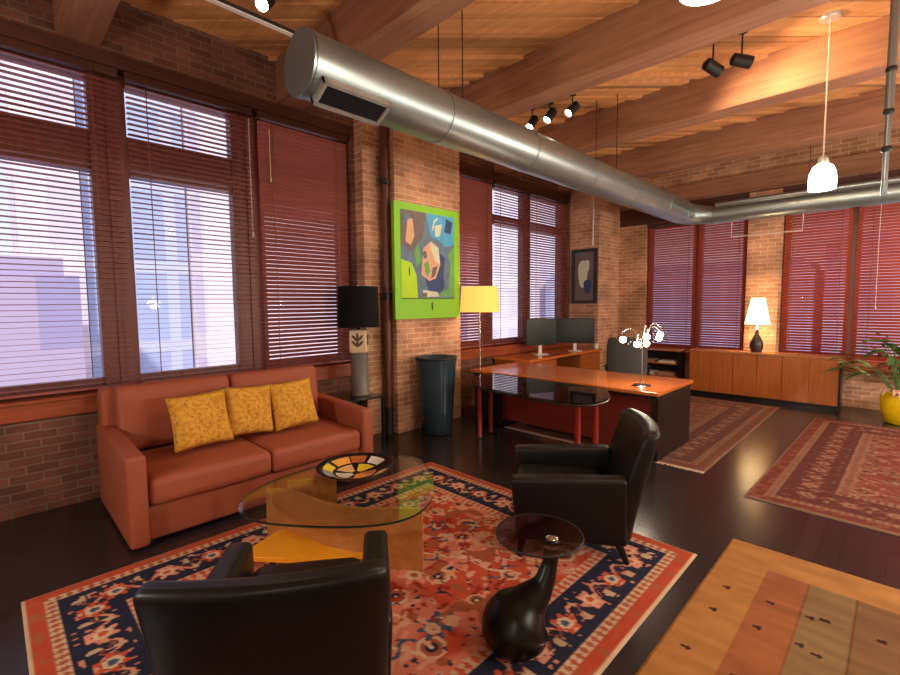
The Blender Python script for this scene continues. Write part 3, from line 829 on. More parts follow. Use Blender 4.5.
# ------------------------------------------------------------------ end table + black lamp
et = thing('end_table', 'glass-topped end table tucked between the sofa and the brick pier', 'end table', (-4.52, 2.98, 0))
b = MB(); b.prism([(-.24, -.26), (.26, -.26), (.26, .26), (-.24, .26)], .582, .594); b.build('glass_top', M['tableglass'], et)
b = MB(); b.box(-.23, .25, -.25, .25, .56, .58); b.build('apron', M['blackwood'], et, bevel=.003)
for sx in (-.21, .23):
    for sy in (-.23, .23):
        b = MB(); b.box(sx - .016, sx + .016, sy - .016, sy + .016, 0, .56); b.build('leg', M['blackwood'], et)
la = thing('table_lamp', 'lamp with black drum shade on a carved ivory block and grey column, beside the sofa', 'lamp', (-4.50, 3.04, .594))
b = MB(); b.lathe([(.12, 0), (.12, .02), (.105, .04), (.10, .25), (.105, .45), (.11, .49)], (0, 0, 0), 28); b.build('column', M['greyvase'], la, smooth=40)
b = MB(); b.rbox(.20, .20, .27, .02, 3, (0, 0, .625), mx=Matrix.Rotation(R(-45), 4, 'Z')); bl = b.build('block', M['ivory'], la, smooth=50)
for fx in range(4):
    b = MB(); mx = Matrix.Rotation(R(fx * 90 - 45), 4, 'Z')
    for cx, cz, a in ((0, .60, 90), (0, .68, 90), (.034, .665, 50), (-.034, .665, 130), (.034, .60, 50), (-.034, .60, 130)):
        pts = [(math.cos(t) * .045, math.sin(t) * .016) for t in np.linspace(0, 2 * PI, 10, endpoint=False)]
        vs = [mx @ Vector((.1015, cx + p_[0] * math.cos(R(a)) - p_[1] * math.sin(R(a)), cz + p_[0] * math.sin(R(a)) + p_[1] * math.cos(R(a)))) for p_ in pts]
        b.add(vs, [tuple(range(10))])
    b.build('leaf_motif', M['leafbrown'], bl)
b = MB(); b.lathe([(.02, .76), (.012, .79), (.012, 1.10)], (0, 0, 0), 12); b.lathe([(.008, 1.25), (.012, 1.27), (.004, 1.29)], (0, 0, 0), 10); b.build('neck', M['chrome'], la, smooth=40)
b = MB(); b.lathe([(.238, .79), (.228, 1.255), (.223, 1.255), (.233, .79)], (0, 0, 0), 40, cap=False)
b.lathe([(.223, 1.235), (.02, 1.24)], (0, 0, 0), 40, cap=False); b.build('lamp_shade', M['blackshade'], la, smooth=40)

# ------------------------------------------------------------------ tall bin
bn = thing('umbrella_bin', 'tall dark teal round bin standing against the brick pier below the painting', 'bin', (-4.19, 3.98, 0))
b = MB(); b.lathe([(.185, 0), (.20, .02), (.215, .3), (.24, .7), (.258, .93), (.266, .955), (.258, .97), (.240, .955), (.225, .7), (.19, .05), (.001, .04)], (0, 0, 0), 40)
b.build('body', M['bin'], bn, smooth=60)
b = MB(); b.lathe([(.262, .945), (.272, .955), (.268, .975), (.252, .975), (.250, .955)], (0, 0, 0), 40, cap=False); b.build('rim', M['steel_dark'], bn, smooth=60)

# ------------------------------------------------------------------ pipe by the pier
pp = thing('standpipe', 'brown painted iron pipe running up the brick pier left of the painting', 'pipe', (-4.60, 3.53, 0))
b = MB(); b.lathe([(.05, .28), (.05, 3.98)], (0, 0, 0), 18); b.build('pipe', M['pipe_brown'], pp, smooth=40)
b = MB(); b.lathe([(.05, 0), (.05, .28)], (0, 0, 0), 18); b.build('foot', M['iron'], pp, smooth=40)
for z in (.26, 1.7, 3.1):
    b = MB(); b.lathe([(.052, z), (.065, z + .01), (.065, z + .07), (.052, z + .08)], (0, 0, 0), 18); b.build('coupling', M['iron'], pp, smooth=40)

# ------------------------------------------------------------------ painting on the pier (faces +X)
def flat(b, pts, x, cur):
    b.cur = cur; b.add([(x, p_[0], p_[1]) for p_ in pts], [tuple(range(len(pts)))])
def ell(cy, cz, ry, rz_, n=20, a0=0, a1=2 * PI, wob=0.):
    return [(cy + ry * math.cos(t) * (1 + wob * math.sin(3 * t)), cz + rz_ * math.sin(t) * (1 + wob * math.cos(2 * t))) for t in np.linspace(a0, a1, n, endpoint=False)]
pa = thing('painting', 'large lime-green framed abstract painting on the brick pier', 'painting', (-4.47, 4.11, 0))
PW, PZ0, PZ1 = .57, 1.45, 2.90
b = MB(); b.box(-.028, .028, -PW, PW, PZ0, PZ1); b.build('canvas_box', M['lime'], pa, bevel=.004)
b = MB(); x = .030
flat(b, [(-.47, PZ0 + .27), (.47, PZ0 + .27), (.47, PZ1 - .09), (-.47, PZ1 - .09)], x, 0)
flat(b, [(-.47, PZ0 + .27), (-.20, PZ0 + .27), (-.22, 2.0), (-.30, 2.16), (-.47, 2.20)], x + .001, 2)
flat(b, [(-.05, PZ1 - .09), (.47, PZ1 - .09), (.47, 2.45), (.30, 2.40), (.05, 2.48)], x + .001, 1)
flat(b, [(-.47, PZ1 - .09), (-.05, PZ1 - .09), (-.10, 2.5), (-.30, 2.30), (-.47, 2.38)], x + .001, 4)
flat(b, [(.47, 2.42), (.34, 2.3), (.30, 1.9), (.18, PZ0 + .29), (.47, PZ0 + .29)], x + .001, 7)
flat(b, ell(.08, 2.16, .27, .36, 28, wob=.05), x + .002, 0)
flat(b, ell(.12, 2.05, .22, .30, 24, wob=.12), x + .0025, 6)
flat(b, [(-.14, 2.02), (-.10, 2.36), (.04, 2.46), (.17, 2.38), (.20, 2.16), (.12, 1.98), (0, 1.94)], x + .003, 3)
flat(b, [(.02, 2.44), (.17, 2.38), (.20, 2.16), (.10, 2.22), (.05, 2.32)], x + .0035, 5)
flat(b, [(-.10, 2.16), (-.02, 2.20), (.02, 2.06), (-.05, 1.99)], x + .0035, 7)
flat(b, [(-.12, 2.30), (-.06, 2.33), (-.03, 2.25), (-.09, 2.22)], x + .004, 4)
flat(b, [(.06, 2.12), (.15, 2.14), (.10, 2.01), (.03, 1.97)], x + .0035, 4)
flat(b, [(-.40, 2.42), (-.36, 2.70), (-.28, 2.72), (-.25, 2.50), (-.31, 2.38)], x + .003, 3)
flat(b, [(-.44, 2.60), (-.40, 2.76), (-.30, 2.78), (-.34, 2.70)], x + .0035, 0)
flat(b, [(-.26, 2.30), (-.18, 2.42), (-.14, 2.20), (-.22, 2.10)], x + .003, 7)
flat(b, [(.30, 2.30), (.40, 2.22), (.36, 1.86), (.28, 1.80), (.26, 2.05)], x + .003, 0)
flat(b, [(.32, 2.78), (.44, 2.74), (.40, 2.58), (.28, 2.60)], x + .003, 6)
flat(b, [(.10, 2.66), (.24, 2.70), (.20, 2.54), (.12, 2.52)], x + .003, 5)
flat(b, [(-.06, 1.92), (.16, 1.96), (.22, 1.84), (.04, 1.80)], x + .0035, 6)
flat(b, [(-.12, 1.82), (.14, 1.80), (.18, 1.74), (-.10, 1.73)], x + .004, 5)
flat(b, [(-.13, 1.78), (-.04, 1.79), (-.05, 1.735), (-.13, 1.735)], x + .0045, 4)
flat(b, [(.05, 2.60), (.08, 2.72), (.16, 2.78), (.17, 2.76), (.10, 2.70), (.08, 2.60)], x + .004, 5)
flat(b, [(-.47, PZ0 + .255), (.47, PZ0 + .255), (.47, PZ0 + .268), (-.47, PZ0 + .268)], x + .001, 8)
flat(b, ell(.05, PZ0 + .16, .018, .06, 10), x + .001, 8)
flat(b, ell(-.34, 2.05, .012, .06, 10), x + .002, 8)
b.build('picture', None, pa, mats=[M['p1'], M['p2'], M['p3'], M['p4'], M['p5'], M['p6'], M['p7'], M['p8'], M['p9']])

# small dark picture on the corner pier (faces -Y)
pc = thing('framed_picture', 'small dark-framed grey picture on the corner pier above the monitors', 'picture', (-4.53, 8.385, 0))
b = MB()
for (x0, x1, z0, z1) in ((-.27, .27, 1.62, 1.68), (-.27, .27, 2.63, 2.69), (-.27, -.21, 1.68, 2.63), (.21, .27, 1.68, 2.63)): b.box(x0, x1, -.035, .01, z0, z1)
b.build('frame', M['pf_dark'], pc)
b = MB()
def fy(pts, y, c): b.cur = c; b.add([(p_[0], y, p_[1]) for p_ in pts], [tuple(range(len(pts)))])
fy([(-.21, 1.68), (.21, 1.68), (.21, 2.63), (-.21, 2.63)], -.012, 0)
fy(ell(-.03, 2.2, .10, .3, 18, wob=.1), -.014, 1); fy(ell(.07, 1.95, .08, .16, 16, wob=.15), -.016, 2); fy(ell(.06, 2.35, .05, .14, 14, wob=.1), -.016, 1)
b.build('print', None, pc, mats=[M['p5'], M['p6'], M['p7']])

# ------------------------------------------------------------------ desk
dk = thing('desk', 'large cherry and black executive desk with a glass visitor ledge on red legs', 'desk', (0, 0, .012))
DX0, DX1, DY0, DY1 = -4.22, -1.70, 4.66, 5.74
b = MB(); b.box(DX0, DX1, DY0, DY1, .685, .722); b.build('top', M['deskwood'], dk, bevel=.005)
b = MB(); b.box(DX0 + .02, DX1 - .02, DY0 + .02, DY1 - .02, .66, .685); b.build('top_frame', M['blackwood'], dk)
b = MB(); b.box(DX1 - .09, DX1 - .02, DY0 + .06, DY1 - .03, 0, .66); b.build('end_panel', M['blackwood'], dk, bevel=.004)
b = MB(); b.box(DX0 + .02, DX0 + .46, DY0 + .06, DY1 - .03, 0, .66); b.build('end_panel', M['blackwood'], dk, bevel=.004)
b = MB(); b.box(DX0 + .46, DX1 - .09, DY0 + .12, DY0 + .15, .09, .66); b.build('modesty_panel', M['desk_red'], dk)
b = MB(); b.box(-2.42, DX1 - .09, DY0 + .15, DY1 - .05, .03, .66); b.build('drawer_pedestal', M['desk_red'], dk)
gp = catmull([(-3.86, 4.64, 0), (-3.86, 4.36, 0), (-3.66, 4.04, 0), (-3.30, 3.83, 0), (-2.80, 3.74, 0), (-2.35, 3.73, 0), (-2.08, 3.78, 0), (-1.98, 3.92, 0), (-1.98, 4.15, 0), (-2.10, 4.42, 0), (-2.25, 4.64, 0)], 6)
b = MB(); b.prism([(p_.x, p_.y) for p_ in gp], .690, .712); b.build('glass_ledge', M['deskglass'], dk, smooth=40)
rim = [(p_.x, p_.y, .685) for p_ in gp]
b = MB(); b.tube(rim, .010, 8); b.build('ledge_rim', M['blackwood'], dk, smooth=60)
for lx, ly in ((-3.62, 4.16), (-3.66, 4.42), (-2.16, 3.90), (-2.07, 4.08)):
    b = MB(); b.lathe([(.036, 0), (.036, .012), (.032, .014), (.032, .655), (.04, .66), (.04, .689)], (lx, ly, 0), 18); b.build('leg', M['redleg'], dk, smooth=40)

# globe lamp on the desk
gl = thing('globe_lamp', 'chrome table lamp with a cluster of small lit glass globes, on the desk', 'lamp', (-1.98, 4.94, .734))
b = MB(); b.lathe([(.095, 0), (.098, .008), (.09, .016), (.03, .022), (.012, .03)], (0, 0, 0), 28); b.build('base', M['chrome'], gl, smooth=40)
b = MB(); b.tube([(0, 0, .02), (0, 0, .48)], .007, 10); b.build('stem', M['chrome'], gl, smooth=40)
ux, uy = Rt.x, Rt.y
gs = [(-.21, .0, .52), (-.02, -.09, .46), (.02, .06, .55), (.17, .04, .57), (.20, -.05, .53), (.06, -.04, .47)]
for a, d_, z in gs:
    c = (a * ux - d_ * F.x, a * uy - d_ * F.y, z)
    b = MB(); b.tube(catmull([(0, 0, .42), (c[0] * .5, c[1] * .5, z + .10), (c[0], c[1], z + .075), (c[0], c[1], z + .03)], 5), .004, 8); arm = b.build('lamp_arm', M['chrome'], gl, smooth=60)
    b = MB(); b.lathe([(.018, .045), (.06, .03), (.085, -.01), (.078, -.045), (.045, -.075)], c, 20, cap=False); b.build('glass_globe', M['clearglass'], arm, smooth=60)
    b = MB(); b.ball((c[0], c[1], c[2] - .012), .034, 12, 8); b.build('bulb', M['bulbglow'], arm, smooth=180)

# ------------------------------------------------------------------ workstation by the window
ws = thing('workstation', 'long wooden work counter with drawers under the window behind the desk', 'counter', (0, 0, 0))
b = MB(); b.box(-4.84, -4.10, 5.90, 8.35, .71, .75); b.build('top', M['deskwood'], ws, bevel=.004)
for y0, y1 in ((5.93, 6.75), (7.55, 8.32)):
    b = MB(); b.box(-4.82, -4.15, y0, y1, .0, .71); cb_ = b.build('pedestal', M['credwood'], ws)
    for z0, z1 in ((.06, .26), (.28, .48), (.50, .69)):
        b = MB(); b.box(-4.15, -4.13, y0 + .015, y1 - .015, z0, z1); dr = b.build('drawer', M['credwood'], cb_, bevel=.003)
b = MB(); b.box(-4.80, -4.76, 6.75, 7.55, .2, .71); b.build('back_panel', M['blackwood'], ws)
def monitor(label, loc, rz, w, h, z):
    t = thing('monitor', label, 'monitor', loc, rz, 'computer monitors on the work counter')
    b = MB(); b.box(-w / 2, w / 2, -.02, .02, z, z + h); b.build('casing', M['black'], t, bevel=.006)
    b = MB(); b.box(-w / 2 + .012, w / 2 - .012, -.0235, -.0195, z + .014, z + h - .012); b.build('screen', M['screen'], t)
    b = MB(); b.box(-.03, .03, .02, .04, .012, z + h * .5); b.build('neck', M['white'], t)
    b = MB(); b.rbox(.24, .18, .012, .005, 2, (0, .02, .006)); b.build('foot', M['white'], t, smooth=40)
    return t
monitor('smaller black monitor, left of the pair, against the bright window', (-4.44, 6.72, .75), R(58), .55, .46, .16)
monitor('wider dark monitor, right of the pair, below the small picture', (-4.25, 7.55, .75), R(34), .68, .45, .15)
b = MB(); b.lathe([(.03, 0), (.038, .005), (.042, .10), (.038, .10), (.034, .01), (.001, .008)], (-4.17, 8.2, .75), 18)
tag(b.build('cup', M['white'], smooth=40), 'small white cup on the work counter right of the monitors', 'cup')

# office chair behind the desk
oc = thing('office_chair', 'grey high-backed swivel chair behind the desk', 'office chair', (-2.85, 6.55, .012), R(20))
b = MB(); b.rbox(.56, .07, .62, .03, 6, (0, .02, .80), lambda p: (p.x * (1 - .15 * (p.z > .2) * (p.z - .2) / .1 * .5), p.y + .07 * (p.x / .28) ** 2 - .05, p.z)); b.build('backrest', M['grey_mesh'], oc, smooth=60)
b = MB(); cushion(b, .52, .50, .09, .04, (0, .27, .46), .015); b.build('seat', M['grey_mesh'], oc, smooth=60)
b = MB(); b.tube([(0, .25, .10), (0, .25, .42)], .03, 12); b.build('gas_lift', M['chrome'], oc, smooth=40)
for k in range(5):
    a = k * 2 * PI / 5; b = MB(); b.tube([(0, .25, .11), (.30 * math.cos(a), .25 + .30 * math.sin(a), .065)], [.025, .018], 8); lg = b.build('leg', M['black'], oc, smooth=40)
    b = MB(); b.ball((.30 * math.cos(a), .25 + .30 * math.sin(a), .032), .032, 10, 8); b.build('caster', M['black'], lg, smooth=180)
for s_ in (-1, 1):
    b = MB(); b.tube([(s_ * .27, .25, .45), (s_ * .30, .25, .62), (s_ * .30, .10, .66), (s_ * .30, .35, .66)], .018, 8); b.build('armrest', M['black'], oc, smooth=60)
b = MB(); b.box(-.04, .04, -.02, .02, .40, .60); b.build('back_bracket', M['black'], oc)

# ------------------------------------------------------------------ low bookcase in the far corner
bc = thing('bookcase', 'low open wooden bookcase between grey office chair and credenza', 'bookcase', (-3.20, 8.78, 0))
b = MB(); b.box(-.40, .40, -.17, .17, .75, .78); b.build('top', M['credtop'], bc)
for x in (-.40, .375):
    b = MB(); b.box(x, x + .025, -.17, .17, 0, .75); b.build('side_panel', M['blackwood'], bc)
for z in (.05, .28, .51):
    b = MB(); b.box(-.375, .375, -.17, .17, z, z + .02); b.build('shelf', M['credwood'], bc)
b = MB(); b.box(-.375, .375, .155, .17, .07, .75); b.build('back_panel', M['blackwood'], bc)
for k, (x, z, w, h, m) in enumerate(((-.18, .53, .28, .05, 'paper2'), (.18, .53, .28, .04, 'paper'), (-.18, .30, .28, .05, 'paper'), (.18, .30, .28, .06, 'paper2'))):
    b = MB()
    for i in range(4): b.box(x - w / 2 + random.uniform(-.01, .01), x + w / 2 + random.uniform(-.01, .01), -.15, .10, i * h / 4 + .001, (i + 1) * h / 4)
    o = b.build('paper_stack', M[m]); o.location = (-3.20, 8.78, z)
    tag(o, ['brown folder stack on the upper shelf, left side, of the low bookcase', 'pale paper stack on the upper shelf, right side, of the low bookcase', 'pale paper stack on the middle shelf, left side, of the low bookcase', 'brown folder stack on the middle shelf, right side, of the low bookcase'][k], 'papers', 'papers in the low bookcase')

# ------------------------------------------------------------------ credenza
cr = thing('credenza', 'long low walnut credenza with plain doors along the far wall', 'credenza', (-1.64, 8.98, 0))
CL = 1.04
b = MB(); b.box(-CL, CL, -.235, .10, .765, .80); b.build('top', M['credtop'], cr, bevel=.003)
b = MB(); b.box(-CL + .01, CL - .03, -.21, .09, .07, .765); b.build('carcass', M['credwood'], cr)
b = MB(); b.box(CL - .03, CL - .005, -.215, .095, .03, .765); b.build('end_panel', M['blackwood'], cr)
b = MB(); b.box(-CL + .03, CL - .05, -.18, .08, 0, .07); b.build('plinth', M['blackwood'], cr)
nd = 6; dw = (2 * CL - .05) / nd
for k in range(nd):
    x0 = -CL + .012 + k * dw; b = MB(); b.box(x0 + .003, x0 + dw - .003, -.232, -.21, .08, .757); d_ = b.build('door', M['credwood'], cr, bevel=.002)
cl_ = thing('table_lamp', 'cream cone-shaded lamp with dark pear-shaped base on the credenza', 'lamp', (-1.71, 8.96, .80))
b = MB(); b.lathe([(.07, 0), (.075, .01), (.10, .08), (.095, .15), (.06, .23), (.03, .29), (.022, .36), (.03, .37)], (0, 0, 0), 26); b.build('base', mat('dark bronze glaze', S(40, 32, 36), .3), cl_, smooth=60)
b = MB(); b.lathe([(.008, .36), (.008, .62)], (0, 0, 0), 8); b.ball((0, 0, .60), .035, 12, 8); b.build('bulb', M['bulbglow'], cl_, smooth=60)
b = MB(); b.lathe([(.178, .46), (.095, .89), (.092, .89), (.175, .46)], (0, 0, 0), 40, cap=False); b.build('lamp_shade', M['creamshade'], cl_, smooth=60)

# ------------------------------------------------------------------ floor lamp with yellow shade
fl_ = thing('floor_lamp', 'slim floor lamp with yellow drum shade between the painting and the desk', 'floor lamp', (-4.34, 5.00, 0))
b = MB(); b.lathe([(.10, 0), (.10, .015), (.03, .03), (.012, .04)], (0, 0, 0), 28); b.build('base', M['chrome'], fl_, smooth=40)
b = MB(); b.lathe([(.011, .03), (.011, 1.62)], (0, 0, 0), 12); b.build('stem', M['chrome'], fl_, smooth=40)
b = MB(); b.ball((0, 0, 1.68), .04, 12, 8); b.build('bulb', M['bulbglow'], fl_, smooth=180)
b = MB(); b.lathe([(.285, 1.52), (.262, 1.88), (.258, 1.88), (.281, 1.52)], (0, 0, 0), 44, cap=False); b.build('lamp_shade', M['yellowshade'], fl_, smooth=60)

# ------------------------------------------------------------------ potted plant
pt = thing('potted_plant', 'leafy green plant in a yellow pot at the right edge, below the far blinds', 'plant', (.03, 8.45, 0))
b = MB(); b.lathe([(.13, 0), (.16, .02), (.20, .18), (.205, .33), (.195, .40), (.18, .40), (.18, .36)], (0, 0, 0), 32, cap=False); b.lathe([(.001, .01), (.14, .01)], (0, 0, 0), 32, cap=False); b.build('pot', M['pot'], pt, smooth=60)
b = MB(); b.lathe([(.001, .365), (.181, .36)], (0, 0, 0), 24, cap=False); b.build('soil', M['soil'], pt)
def leaf(b, base, d, L, wd, droop):
    d = Vector(d).normalized(); side = d.cross(Vector((0, 0, 1))).normalized(); pts = []
    for i in range(8):
        t = i / 7; c = Vector(base) + d * L * t + Vector((0, 0, -droop * t * t)); w_ = wd * math.sin(PI * min(1, t * .93 + .05)) ** .8
        pts.append((c - side * w_ + Vector((0, 0, .25 * w_)), c, c + side * w_ + Vector((0, 0, .25 * w_))))
    vs = [q for p_ in pts for q in p_]; fs = []
    for i in range(7):
        for j in range(2): fs.append((i * 3 + j, i * 3 + j + 1, i * 3 + 4 + j, i * 3 + 3 + j))
    b.add(vs, fs)
rl = random.Random(5)
b = MB(); bs = MB(); bp_ = MB(); bk = MB()
for k in range(16):
    a = rl.uniform(0, 2 * PI); el = rl.uniform(.5, 1.4); Ls = rl.uniform(.4, .8)
    tip = Vector((math.cos(a) * math.cos(el) * Ls, math.sin(a) * math.cos(el) * Ls, .42 + math.sin(el) * Ls))
    bs.tube([(math.cos(a) * .05, math.sin(a) * .05, .36), tip * .55 + Vector((0, 0, .22)), tip], [.008, .006, .004], 6)
    for j in range(4):
        aa = a + rl.uniform(-1.2, 1.2)
        leaf(b if (k + j) % 3 else bp_, tip - Vector((0, 0, .05 * j)), (math.cos(aa), math.sin(aa), rl.uniform(-.1, .7)), rl.uniform(.24, .40), rl.uniform(.035, .06), rl.uniform(.05, .2))
for k in range(7):
    a = rl.uniform(PI, 2 * PI); leaf(bk, (math.cos(a) * .12, math.sin(a) * .12, .46), (math.cos(a), math.sin(a), .3), .22, .03, .12)
bs.build('stems', M['leaf'], pt, smooth=60)
o = b.build('leaves', M['leaf'], pt, smooth=180); o = bp_.build('leaves', M['leaf_pale'], pt, smooth=180); o['label'] = 'paler yellow-green leaves'
o = bk.build('leaves', M['leaf_pink'], pt, smooth=180); o['label'] = 'pinkish low leaves'

# ------------------------------------------------------------------ air duct
DXc, DZ, DR = -2.80, 3.18, .20; DYe = 8.82
du = thing('air_duct', 'round galvanised air duct running the room and turning along the far wall', 'air duct', (0, 0, 0))
def ringprof(x, y0, y1): pass
b = MB(); b.tube([(DXc, 1.50, DZ), (DXc, DYe - .42, DZ)], DR, 40); b.build('duct_run', M['steel'], du, smooth=40)
el_ = [(DXc + .42 - .42 * math.cos(t), DYe - .42 + .42 * math.sin(t), DZ) for t in np.linspace(0, PI / 2, 12)]
el_ = [(p_[0], p_[1], DZ - .07 * i / 11) for i, p_ in enumerate(el_)]; FR = .145; FZ = DZ - .07
b = MB(); b.tube(el_, list(np.linspace(DR, FR, 12)), 40); b.build('elbow', M['steel'], du, smooth=40)
b = MB(); b.tube([(DXc + .42, DYe, FZ), (XR, DYe, FZ)], FR, 40); b.build('duct_run', M['steel'], du, smooth=40)
b = MB(); b.tube([(DXc, 1.488, DZ), (DXc, 1.50, DZ)], DR + .004, 40); b.build('end_cap', M['steel'], du, smooth=40)
for y in (1.51, 2.7, 3.9, 5.1, 6.3, 7.5, 8.38):
    b = MB(); b.tube([(DXc, y, DZ), (DXc, y + .025, DZ)], DR + .006, 40); b.build('seam_band', M['steel'], du, smooth=40)
for x in (-2.36, -1.1, .2, 1.4):
    b = MB(); b.tube([(x, DYe, FZ), (x + .025, DYe, FZ)], FR + .006, 40); b.build('seam_band', M['steel'], du, smooth=40)
for y in (2.86, 5.7):
    b = MB()
    for s_ in (-1, 1): b.tube([(DXc + s_ * DR * .7, y, DZ + DR * .75), (DXc + s_ * DR * .7, y, TOP if y != 3.86 else TOP)], .005, 6)
    b.build('hanger_wire', M['iron'], du)
for x in (-1.1, .2):
    b = MB(); b.tube([(x, DYe, FZ + FR - .01), (x, DYe, TOP)], .004, 6); b.build('hanger_wire', M['iron'], du)
def diffuser(y0, y1):
    a = R(-62)
    mx = Matrix.Translation((DXc, 0, DZ)) @ Matrix.Rotation(-a, 4, 'Y')   # local x points out of the duct
    b = MB()
    w_ = .095
    b.box(DR - .05, DR + .03, y0, y1, -w_, -w_ + .022, mx); b.box(DR - .05, DR + .03, y0, y1, w_ - .022, w_, mx)
    b.box(DR - .05, DR + .03, y0, y0 + .025, -w_, w_, mx); b.box(DR - .05, DR + .03, y1 - .025, y1, -w_, w_, mx)
    g = b.build('grille_frame', M['steel_bright'], du)
    b = MB(); b.box(DR - .03, DR + .012, y0 + .02, y1 - .02, -w_ + .02, w_ - .02, mx)
    n = 12
    for i in range(n):
        z = -w_ + .03 + i * (2 * w_ - .06) / (n - 1); b.box(DR + .01, DR + .02, y0 + .025, y1 - .025, z - .003, z + .003, mx)
    b.build('grille', M['steel_dark'], g)
diffuser(1.56, 2.08)
b = MB(); b.tube([(DXc + .50, DYe - .20, 3.235), (XR, DYe - .20, 3.235)], .04, 14)
tag(b.build('sprinkler_pipe', M['steel'], smooth=40), 'thin steel pipe running just above the far duct', 'pipe')
# trapeze bar hanging from the far duct
b = MB(); b.tube([(-2.10, DYe, FZ - FR - .008), (-2.10, DYe, 2.71), (-1.15, DYe, 2.71), (-1.15, DYe, FZ - FR - .008)], .008, 8)
tag(b.build('hanging_bar', M['cord'], smooth=60), 'thin pale U-shaped bar hanging below the far duct', 'bar')
# conduit drop
cp = thing('conduit_drop', 'vertical grey steel conduit hanging from the ceiling near the right edge', 'conduit', (-.14, 4.60, 0))
b = MB(); b.lathe([(.026, 2.98), (.026, TOP)], (0, 0, 0), 16); b.build('upper_pipe', M['steel'], cp, smooth=40)
b = MB(); b.lathe([(.017, 2.40), (.017, 2.98)], (0, 0, 0), 16); b.build('lower_pipe', M['steel'], cp, smooth=40)
for z in (2.96, 3.25, 2.70):
    b = MB(); b.lathe([(.024, z), (.032, z + .01), (.032, z + .03), (.024, z + .04)], (0, 0, 0), 16); b.build('coupling', M['iron'], cp, smooth=40)

# conduit on the corner pier
b = MB(); b.tube([(-4.36, 8.385, 2.75), (-4.36, 8.385, 3.7)], .014, 8); tag(b.build('wall_conduit', M['white'], smooth=40), 'short pale conduit on the corner pier above the small picture', 'conduit')

# ------------------------------------------------------------------ track + spotlights
tr = thing('light_track', 'dark straight light track under the ceiling at top left, ending behind the duct', 'light track', (-3.58, 1.35, 0))
b = MB(); b.box(-.02, .02, -1.6, .9, 3.80, 3.83); b.build('rail', M['iron'], tr)
b = MB(); b.box(-.022, .022, -1.6, .9, 3.793, 3.80); b.build('lower_strip', M['white'], tr)
def spot(label, loc, d, lit, power, group, z_top=TOP, cone=70, col=(1, .80, .56)):
    t = thing('spotlight', label, 'spotlight', loc, 0, group)
    d = Vector(d).normalized(); q = d.to_track_quat('Z', 'Y').to_matrix().to_4x4()
    b = MB(); b.lathe([(.045, z_top - loc[2] - .02), (.045, z_top - loc[2])], (0, 0, 0), 16); b.lathe([(.008, .0), (.008, z_top - loc[2] - .01)], (0, 0, 0), 8); b.build('mount', M['black'], t, smooth=40)
    b = MB(); b.lathe([(.03, -.10), (.055, -.085), (.058, .09), (.052, .09), (.050, .05)], (0, 0, 0), 20, cap=False, mx=q)
    b.lathe([(.0005, -.10), (.03, -.10)], (0, 0, 0), 20, cap=False, mx=q); b.build('can', M['black'], t, smooth=40)
    b = MB(); b.lathe([(.0005, .06), (.050, .06)], (0, 0, 0), 20, cap=False, mx=q); b.build('lens', M['spotglow'] if lit else M['screen'], t)
    if power:
        o = light('spot_light', 'SPOT', (d * .11), power, col, .045, spot_size=R(cone), spot_blend=1.0); o.parent = t; aim(o, d)
    return t
g3 = 'lit spotlights over the duct'
spot('leftmost of the three small lit spotlights above the duct', (-3.66, 5.30, 4.05), (-.1, -.6, -.8), True, 50, g3)
spot('middle of the three small lit spotlights above the duct', (-3.40, 5.33, 4.08), (-.2, -.6, -.8), True, 50, g3)
spot('rightmost of the three small lit spotlights above the duct', (-3.07, 5.32, 4.06), (-.3, -.7, -.7), True, 50, g3)
g2 = 'dark ceiling spotlights'
spot('left one of two black ceiling spotlights near the hanging globe light', (-1.46, 5.22, 3.96), (.4, .65, -.30), True, 60, g2, cone=125, col=(1, .66, .34))
spot('right one of two black ceiling spotlights near the hanging globe light', (-1.23, 5.30, 3.97), (.75, .6, -.25), True, 60, g2, cone=125, col=(1, .66, .34))
spot('single lit spotlight at the top left beside the dark light track', (-3.86, 1.77, 4.14), (.45, -.55, -.7), True, 80, None)

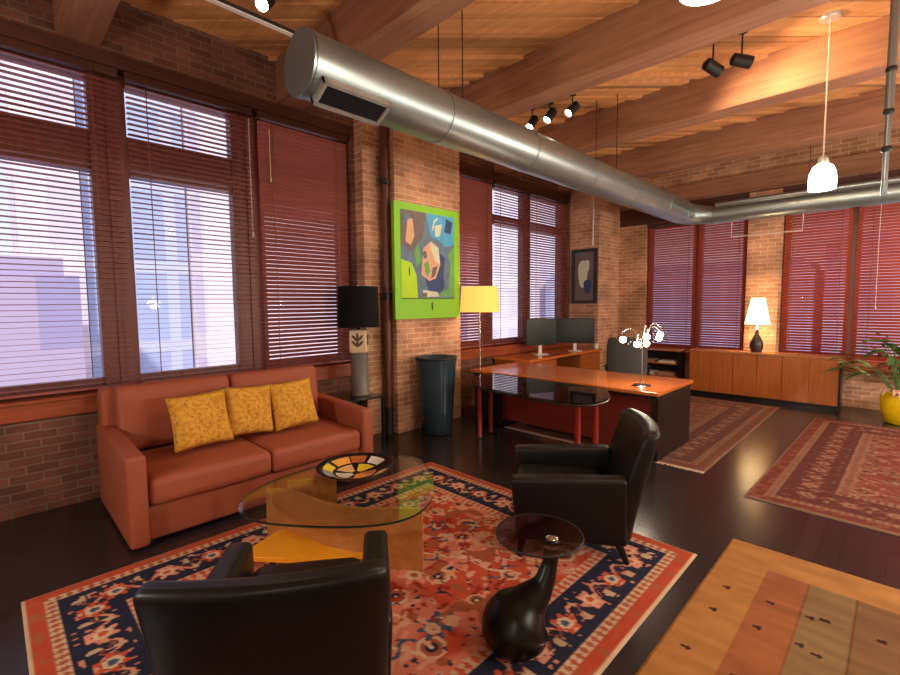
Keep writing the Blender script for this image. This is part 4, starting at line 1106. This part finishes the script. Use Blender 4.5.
# ------------------------------------------------------------------ pendants
def pendant(label, x, y, zg, power, k=1.15):
    t = thing('pendant_light', label, 'pendant light', (x, y, 0), 0, 'white glass pendant lights')
    b = MB(); b.lathe([(.075, TOP - .035), (.085, TOP - .02), (.085, TOP)], (0, 0, 0), 24); b.build('canopy', M['steel_bright'], t, smooth=40)
    b = MB(); b.lathe([(.006, zg + .26 * k), (.006, TOP - .03)], (0, 0, 0), 8); b.build('cord', M['cord'], t)
    b = MB(); b.lathe([(.04, zg + .20 * k), (.046, zg + .21 * k), (.04, zg + .25 * k), (.012, zg + .27 * k)], (0, 0, 0), 16); b.build('socket', M['steel_bright'], t, smooth=40)
    b = MB(); b.lathe([(r * k, zg + z * k) for r, z in [(.035, .205), (.066, .185), (.088, .13), (.094, .06), (.092, 0), (.05, -.008), (.001, -.01)]], (0, 0, 0), 28, cap=False); b.build('glass_shade', M['globeglow'], t, smooth=60)
    o = light('bulb_light', 'POINT', (0, 0, zg - .12), power, (1, .80, .58), .09); o.parent = t
    return t
pendant('white glass pendant light hanging at the right, in front of the far wall', -.60, 5.60, 2.685, 45)
pendant('white glass pendant light at the top edge of the photo, only its bottom showing', -.69, 2.38, 3.055, 40, 1.35)

# ------------------------------------------------------------------ lamp light, added fill + daylight
light('floor_lamp_light', 'POINT', (-4.34, 5.0, 1.70), 14, (1, .70, .36), .05).parent = None
light('credenza_lamp_light', 'POINT', (-1.71, 8.96, 1.42), 22, (1, .68, .36), .05)
light('globe_lamp_light', 'POINT', (-1.98, 4.94, 1.14), 12, (1, .84, .64), .08)
# added fill lights without fixtures, unseen behind and right of the view
for x, y, p_ in ((1.6, 2.6, 105), (1.7, 5.4, 130), (1.5, 8.2, 120), (-2.6, -1.6, 80), (.9, -1.3, 30)):
    light('fill_light', 'POINT', (x, y, 1.7), p_, (1, .91, .80), .12)
sun = light('sun', 'SUN', (0, 0, 20), 2.1, (1, .93, .91)); sun.data.angle = R(3); aim(sun, (-.72, .45, -.52))
w = bpy.data.worlds.new('world'); sc.world = w; w.use_nodes = True; nt = w.node_tree; nt.nodes.clear()
ow = nt.nodes.new('ShaderNodeOutputWorld'); bg = nt.nodes.new('ShaderNodeBackground')
tcw = nt.nodes.new('ShaderNodeTexCoord'); sx_ = nt.nodes.new('ShaderNodeSeparateXYZ'); rmp = nt.nodes.new('ShaderNodeValToRGB')
nt.links.new(tcw.outputs['Generated'], sx_.inputs[0]); nt.links.new(sx_.outputs[2], rmp.inputs[0])
rmp.color_ramp.elements[0].position = .0; rmp.color_ramp.elements[0].color = (.90, .87, 1.0, 1)
rmp.color_ramp.elements[1].position = .5; rmp.color_ramp.elements[1].color = (.64, .74, 1.0, 1)
nt.links.new(rmp.outputs[0], bg.inputs[0]); bg.inputs[1].default_value = .92; nt.links.new(bg.outputs[0], ow.inputs[0])

sc.view_settings.view_transform = 'Standard'; sc.view_settings.look = 'None'
sc.view_settings.exposure = 0.4; sc.view_settings.gamma = 1.0; sc.view_settings.use_curve_mapping = False
